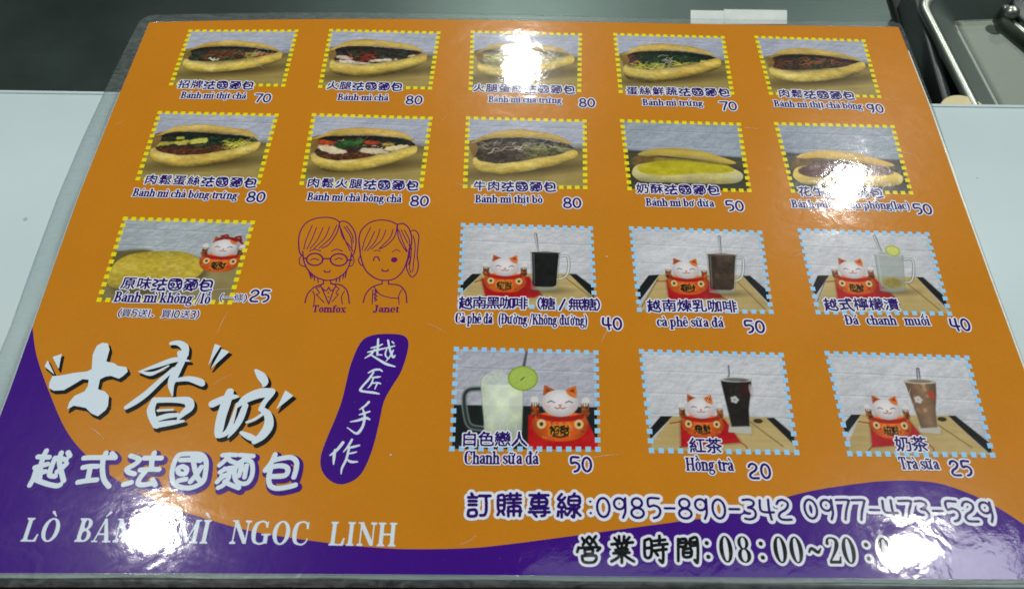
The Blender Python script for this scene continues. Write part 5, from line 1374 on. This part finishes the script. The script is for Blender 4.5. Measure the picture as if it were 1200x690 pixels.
for txt, x0, x1, nm in [('Tomfox', 365.2, 404.8, 0), ('Janet', 437.6, 467.4, 0)]:
    mp, L = frame_at((x0, 365.6), (x1, 366)); a = Art(); serif_line(a, txt, L, 3.5)
    printed('portrait_name', a, mp, 3, 'line', grow=.06, h=.1, label='plum bold name under a line portrait reading ' + txt)

# dust and scratches on the film
def dust_mat():
    m, nt, p = new_mat('pale_dust'); p.inputs['Base Color'].default_value = (.6, .6, .58, 1); p.inputs['Roughness'].default_value = .8; return m
M['dust'] = dust_mat()
rs = np.random.RandomState(5); V, Fc = [], []
spots = [(711, 301, .5), (1047, 227, .5), (458, 533, .7), (210, 592, .5), (205, 582, .3), (885, 305, .4), (232, 498, .4), (1009, 72, .25)]
for _ in range(70): spots.append((rs.uniform(60, 1180), rs.uniform(60, 665), rs.uniform(.06, .16)))
for x, y, r in spots:
    c = U(x, y, Z0)[:2]
    if not inside(c, paper): continue
    b = len(V); k = 6; e = rs.uniform(.4, 1); an = rs.rand() * 3
    for i in range(k):
        q = i * 2 * math.pi / k; rr = r * .001 * rs.uniform(.6, 1); dx, dy = rr * math.cos(q), rr * e * .6 * math.sin(q)
        V.append((c[0] + dx * math.cos(an) - dy * math.sin(an), c[1] + dx * math.sin(an) + dy * math.cos(an), zl(12)))
    Fc.append(tuple(range(b, b + k)))
for _ in range(26):
    x, y = rs.uniform(80, 1160), rs.uniform(80, 665); c = U(x, y, Z0)[:2]; an = rs.uniform(-.6, 1.2) + math.pi / 2 * (rs.rand() < .3); L_ = rs.uniform(.003, .012); w_ = rs.uniform(.00004, .00008)
    e_ = np.array([math.cos(an), math.sin(an)]); n_ = np.array([-e_[1], e_[0]]); bow = rs.uniform(-.0006, .0006)
    if not (inside(c, paper) and inside(c + e_ * L_, paper)): continue
    b = len(V)
    for t_ in (0, .33, .66, 1):
        m_ = c + e_ * L_ * t_ + n_ * bow * 4 * t_ * (1 - t_); ww = w_ * (.3 + 2.4 * t_ * (1 - t_)); V += [(*(m_ - n_ * ww), zl(12)), (*(m_ + n_ * ww), zl(12))]
    for k in range(3): Fc.append((b + 2 * k, b + 2 * k + 2, b + 2 * k + 3, b + 2 * k + 1))
d = mesh_py('dust_specks', V, Fc, M['dust'], menu); d['kind'] = 'stuff'

# ------------------------------------------------------------------ things behind the board on the steel worktop
def ribbon_tray():
    """shallow stainless tray seen at the top right: rolled rim, sloping wall, flat floor, rounded corner"""
    root = bpy.data.objects.new('steel_tray', None); COL.objects.link(root)
    zr = -0.006
    A = U(1078, 6, zr)[:2]; B = U(1136, 121, zr)[:2]
    d = (B - A) / np.linalg.norm(B - A); nrm = np.array([d[1], -d[0]]) * -1
    if nrm[0] < 0: nrm = -nrm
    # corner near the top left of the tray, sides run along d (towards viewer) and nrm (to the right)
    C0 = A - d * 0.013
    Lx, Ly, R = 0.34, 0.26, 0.016
    def outline(ins, n=8):
        r = max(R - ins * .5, .004); pts = []
        cs = [(ins, ins), (Lx - ins, ins), (Lx - ins, Ly - ins), (ins, Ly - ins)]
        for k, (cx, cy) in enumerate(cs):
            sx = 1 if k in (0, 3) else -1; sy = 1 if k in (0, 1) else -1
            if k in (0, 1): cy = min(ins, .006) + max(0, ins - .006) * .25
            ox, oy = cx + sx * r, cy + sy * r
            a0 = {0: math.pi, 1: 1.5 * math.pi, 2: 0, 3: .5 * math.pi}[k]
            for i in range(n + 1):
                q = a0 + i / n * math.pi / 2; pts.append((ox + r * math.cos(q), oy + r * math.sin(q)))
        return [C0 + nrm * x + d * y for x, y in pts]
    root.location = (*(C0 + nrm * Lx / 2 + d * Ly / 2), ZS)
    def strip(name, prof, mat, close=False):
        V, Fc = [], []; n = None
        for ins, z in prof:
            o_ = outline(ins); n = len(o_); V += [(x - root.location[0], y - root.location[1], z - ZS) for x, y in o_]
        for r in range(len(prof) - 1):
            for i in range(n):
                j = (i + 1) % n; Fc.append((r * n + i, r * n + j, (r + 1) * n + j, (r + 1) * n + i))
        if close: Fc.append(tuple(range((len(prof) - 1) * n, len(prof) * n)))
        return mesh_py(name, V, Fc, mat, root, True)
    strip('rolled_rim', [(.0005, zr - .004), (0, zr - .002), (.001, zr), (.003, zr + .0006), (.0055, zr - .0002), (.0062, zr - .001)], M['tray'])
    strip('tray_wall', [(.0062, zr - .001), (.0075, zr - .002), (.0245, zr - .0125), (.0265, zr - .0142)], M['wall_steel'])
    strip('tray_floor', [(.0265, zr - .0142), (.0272, zr - .0138), (.0282, zr - .0140), (.0295, zr - .0145)], M['pan'], True)
    tag(root, 'shallow stainless steel tray with rolled rim at the top right behind the counter board', 'tray')
    return root
ribbon_tray()
# long dark steel rail left of the tray
zr = -0.012
A, B = U(1066, -20, zr)[:2], U(1107, 124, zr)[:2]
d_ = (B - A) / np.linalg.norm(B - A); n_ = np.array([-d_[1], d_[0]])
B2 = B + d_ * .02
rail = rounded_box('steel_rail', [A, B2, B2 + n_ * .005, A + n_ * .005][::1], ZS + .0005, zr, M['dark'], None, .0008)
tag(rail, 'narrow dark steel rail running beside the tray towards the board edge', 'rail')

# maroon edge of the counter beyond the menu's lower border
def plain0(name, rgb):
    m, nt, p = new_mat(name); n = noise(nt, 120, 4, .6, objcoord(nt)); mx = nt.nodes.new('ShaderNodeMix'); mx.data_type = 'RGBA'; c = lin(rgb)
    mx.inputs['A'].default_value = (*(c * .6), 1); mx.inputs['B'].default_value = (*(c * 1.3), 1)
    nt.links.new(n.outputs['Fac'], mx.inputs['Factor']); nt.links.new(mx.outputs['Result'], p.inputs['Base Color']); p.inputs['Roughness'].default_value = .5
    return m
M['maroon'] = plain0('maroon_edge', (58, 22, 20))
zq = -.006
q = [U(-200, 689.0, zq)[:2], U(1400, 692.5, zq)[:2], U(1400, 740, zq)[:2], U(-200, 740, zq)[:2]]
me_ = rounded_box('counter_edge', q[::-1], ZS + .0002, zq, M['maroon'], None, .001)
tag(me_, 'dark maroon counter edge under the lower border of the menu', 'counter edge')

# black gap / channel beside the menu's top right corner
def plain(name, rgb, rough=.6, spec=.3):
    m, nt, p = new_mat(name); v = objcoord(nt); n = noise(nt, 80, 4, .6, v)
    mx = nt.nodes.new('ShaderNodeMix'); mx.data_type = 'RGBA'; c = lin(rgb)
    mx.inputs['A'].default_value = (*(c * .8), 1); mx.inputs['B'].default_value = (*(c * 1.15), 1)
    nt.links.new(n.outputs['Fac'], mx.inputs['Factor']); nt.links.new(mx.outputs['Result'], p.inputs['Base Color'])
    p.inputs['Roughness'].default_value = rough; p.inputs['Specular IOR Level'].default_value = spec
    return m
M['gap'] = plain('black_rubber', (22, 28, 28))
M['cream'] = plain('cream_wood', (206, 196, 150))
M['label'] = plain('label_paper', (196, 206, 202))
zg = ZS + .004
q = [U(1040, -20, zg)[:2], U(1066, -20, zg)[:2], U(1120, 130, zg)[:2], U(1085, 130, zg)[:2]]
gp = rounded_box('rubber_channel', q[::-1], ZS + .0003, zg, M['gap'], None, .0008)
tag(gp, 'black channel strip between the menu corner and the steel rail', 'strip')
# cream wooden disc peeping over the board edge
c = U(1131, 131, -.006)[:2]; V, Fc = [], []; n = 40
for z in (-.0095, -.0065, -.006):
    r = .0125 if z < -.0061 else .0119
    V += [(c[0] + r * math.cos(i * 2 * math.pi / n), c[1] + r * math.sin(i * 2 * math.pi / n), z) for i in range(n)]
for r in range(2):
    for i in range(n): j = (i + 1) % n; Fc.append((r * n + i, r * n + j, (r + 1) * n + j, (r + 1) * n + i))
Fc.append(tuple(range(2 * n, 3 * n)))
dsc = mesh_py('wooden_disc', V, Fc, M['cream']); tag(dsc, 'cream round lid edge peeping over the right back edge of the board', 'lid')
# white label strips taped on the worktop
root = bpy.data.objects.new('label_tape', None); COL.objects.link(root); c = U(865, 18, ZS)
root.location = (c[0], c[1], ZS)
for (x0, x1, y0, y1, z) in [(809, 868, 13, 24, .0006), (848, 922, 12.5, 24, .0009)]:
    q = [U(x0, y1 + 6, ZS)[:2], U(x1, y1 + 6, ZS)[:2], U(x1, y0 + 1, ZS)[:2], U(x0, y0, ZS)[:2]]
    q = [p_ - c[:2] for p_ in q]; rounded_box('label_strip', q, .0001, z, M['label'], root, .0002)
tag(root, 'two overlapping white label strips stuck on the steel behind the menu', 'label tape')
# clamp with a round knob lying in the tray
root = bpy.data.objects.new('steel_clamp', None); COL.objects.link(root); ZT = -.0204; c = U(1190, 20, ZT); root.location = (c[0], c[1], ZT)
def qd(pts, z0, z1, nm, mat):
    q = [U(x, y, ZT + z1)[:2] - c[:2] for x, y in pts]
    ar = sum(q[i][0] * q[(i + 1) % len(q)][1] - q[(i + 1) % len(q)][0] * q[i][1] for i in range(len(q)))
    if ar < 0: q = q[::-1]
    return rounded_box(nm, q, z0, z1, mat, root, .001)
qd([(1166, -10), (1222, -10), (1240, 70), (1182, 22)], 0, .008, 'clamp_plate', M['tray'])
qd([(1183, -10), (1240, -10), (1250, 60), (1192, 18)], .008, .011, 'clamp_arm', M['dark'])
V, Fc = [], []; k = U(1188, 11, ZT + .014)[:2] - c[:2]; n = 20; m_ = 6
for j in range(m_ + 1):
    th = j / m_ * math.pi / 2; r = .0045 * math.cos(th); z = .011 + .0045 * math.sin(th)
    V += [(k[0] + r * math.cos(i * 2 * math.pi / n), k[1] + r * math.sin(i * 2 * math.pi / n), z) for i in range(n)]
for r in range(m_):
    for i in range(n): j = (i + 1) % n; Fc.append((r * n + i, r * n + j, (r + 1) * n + j, (r + 1) * n + i))
mesh_py('knob', V, Fc, M['tray'], root, True)
tag(root, 'steel clamp with a small round knob lying in the tray corner', 'clamp')
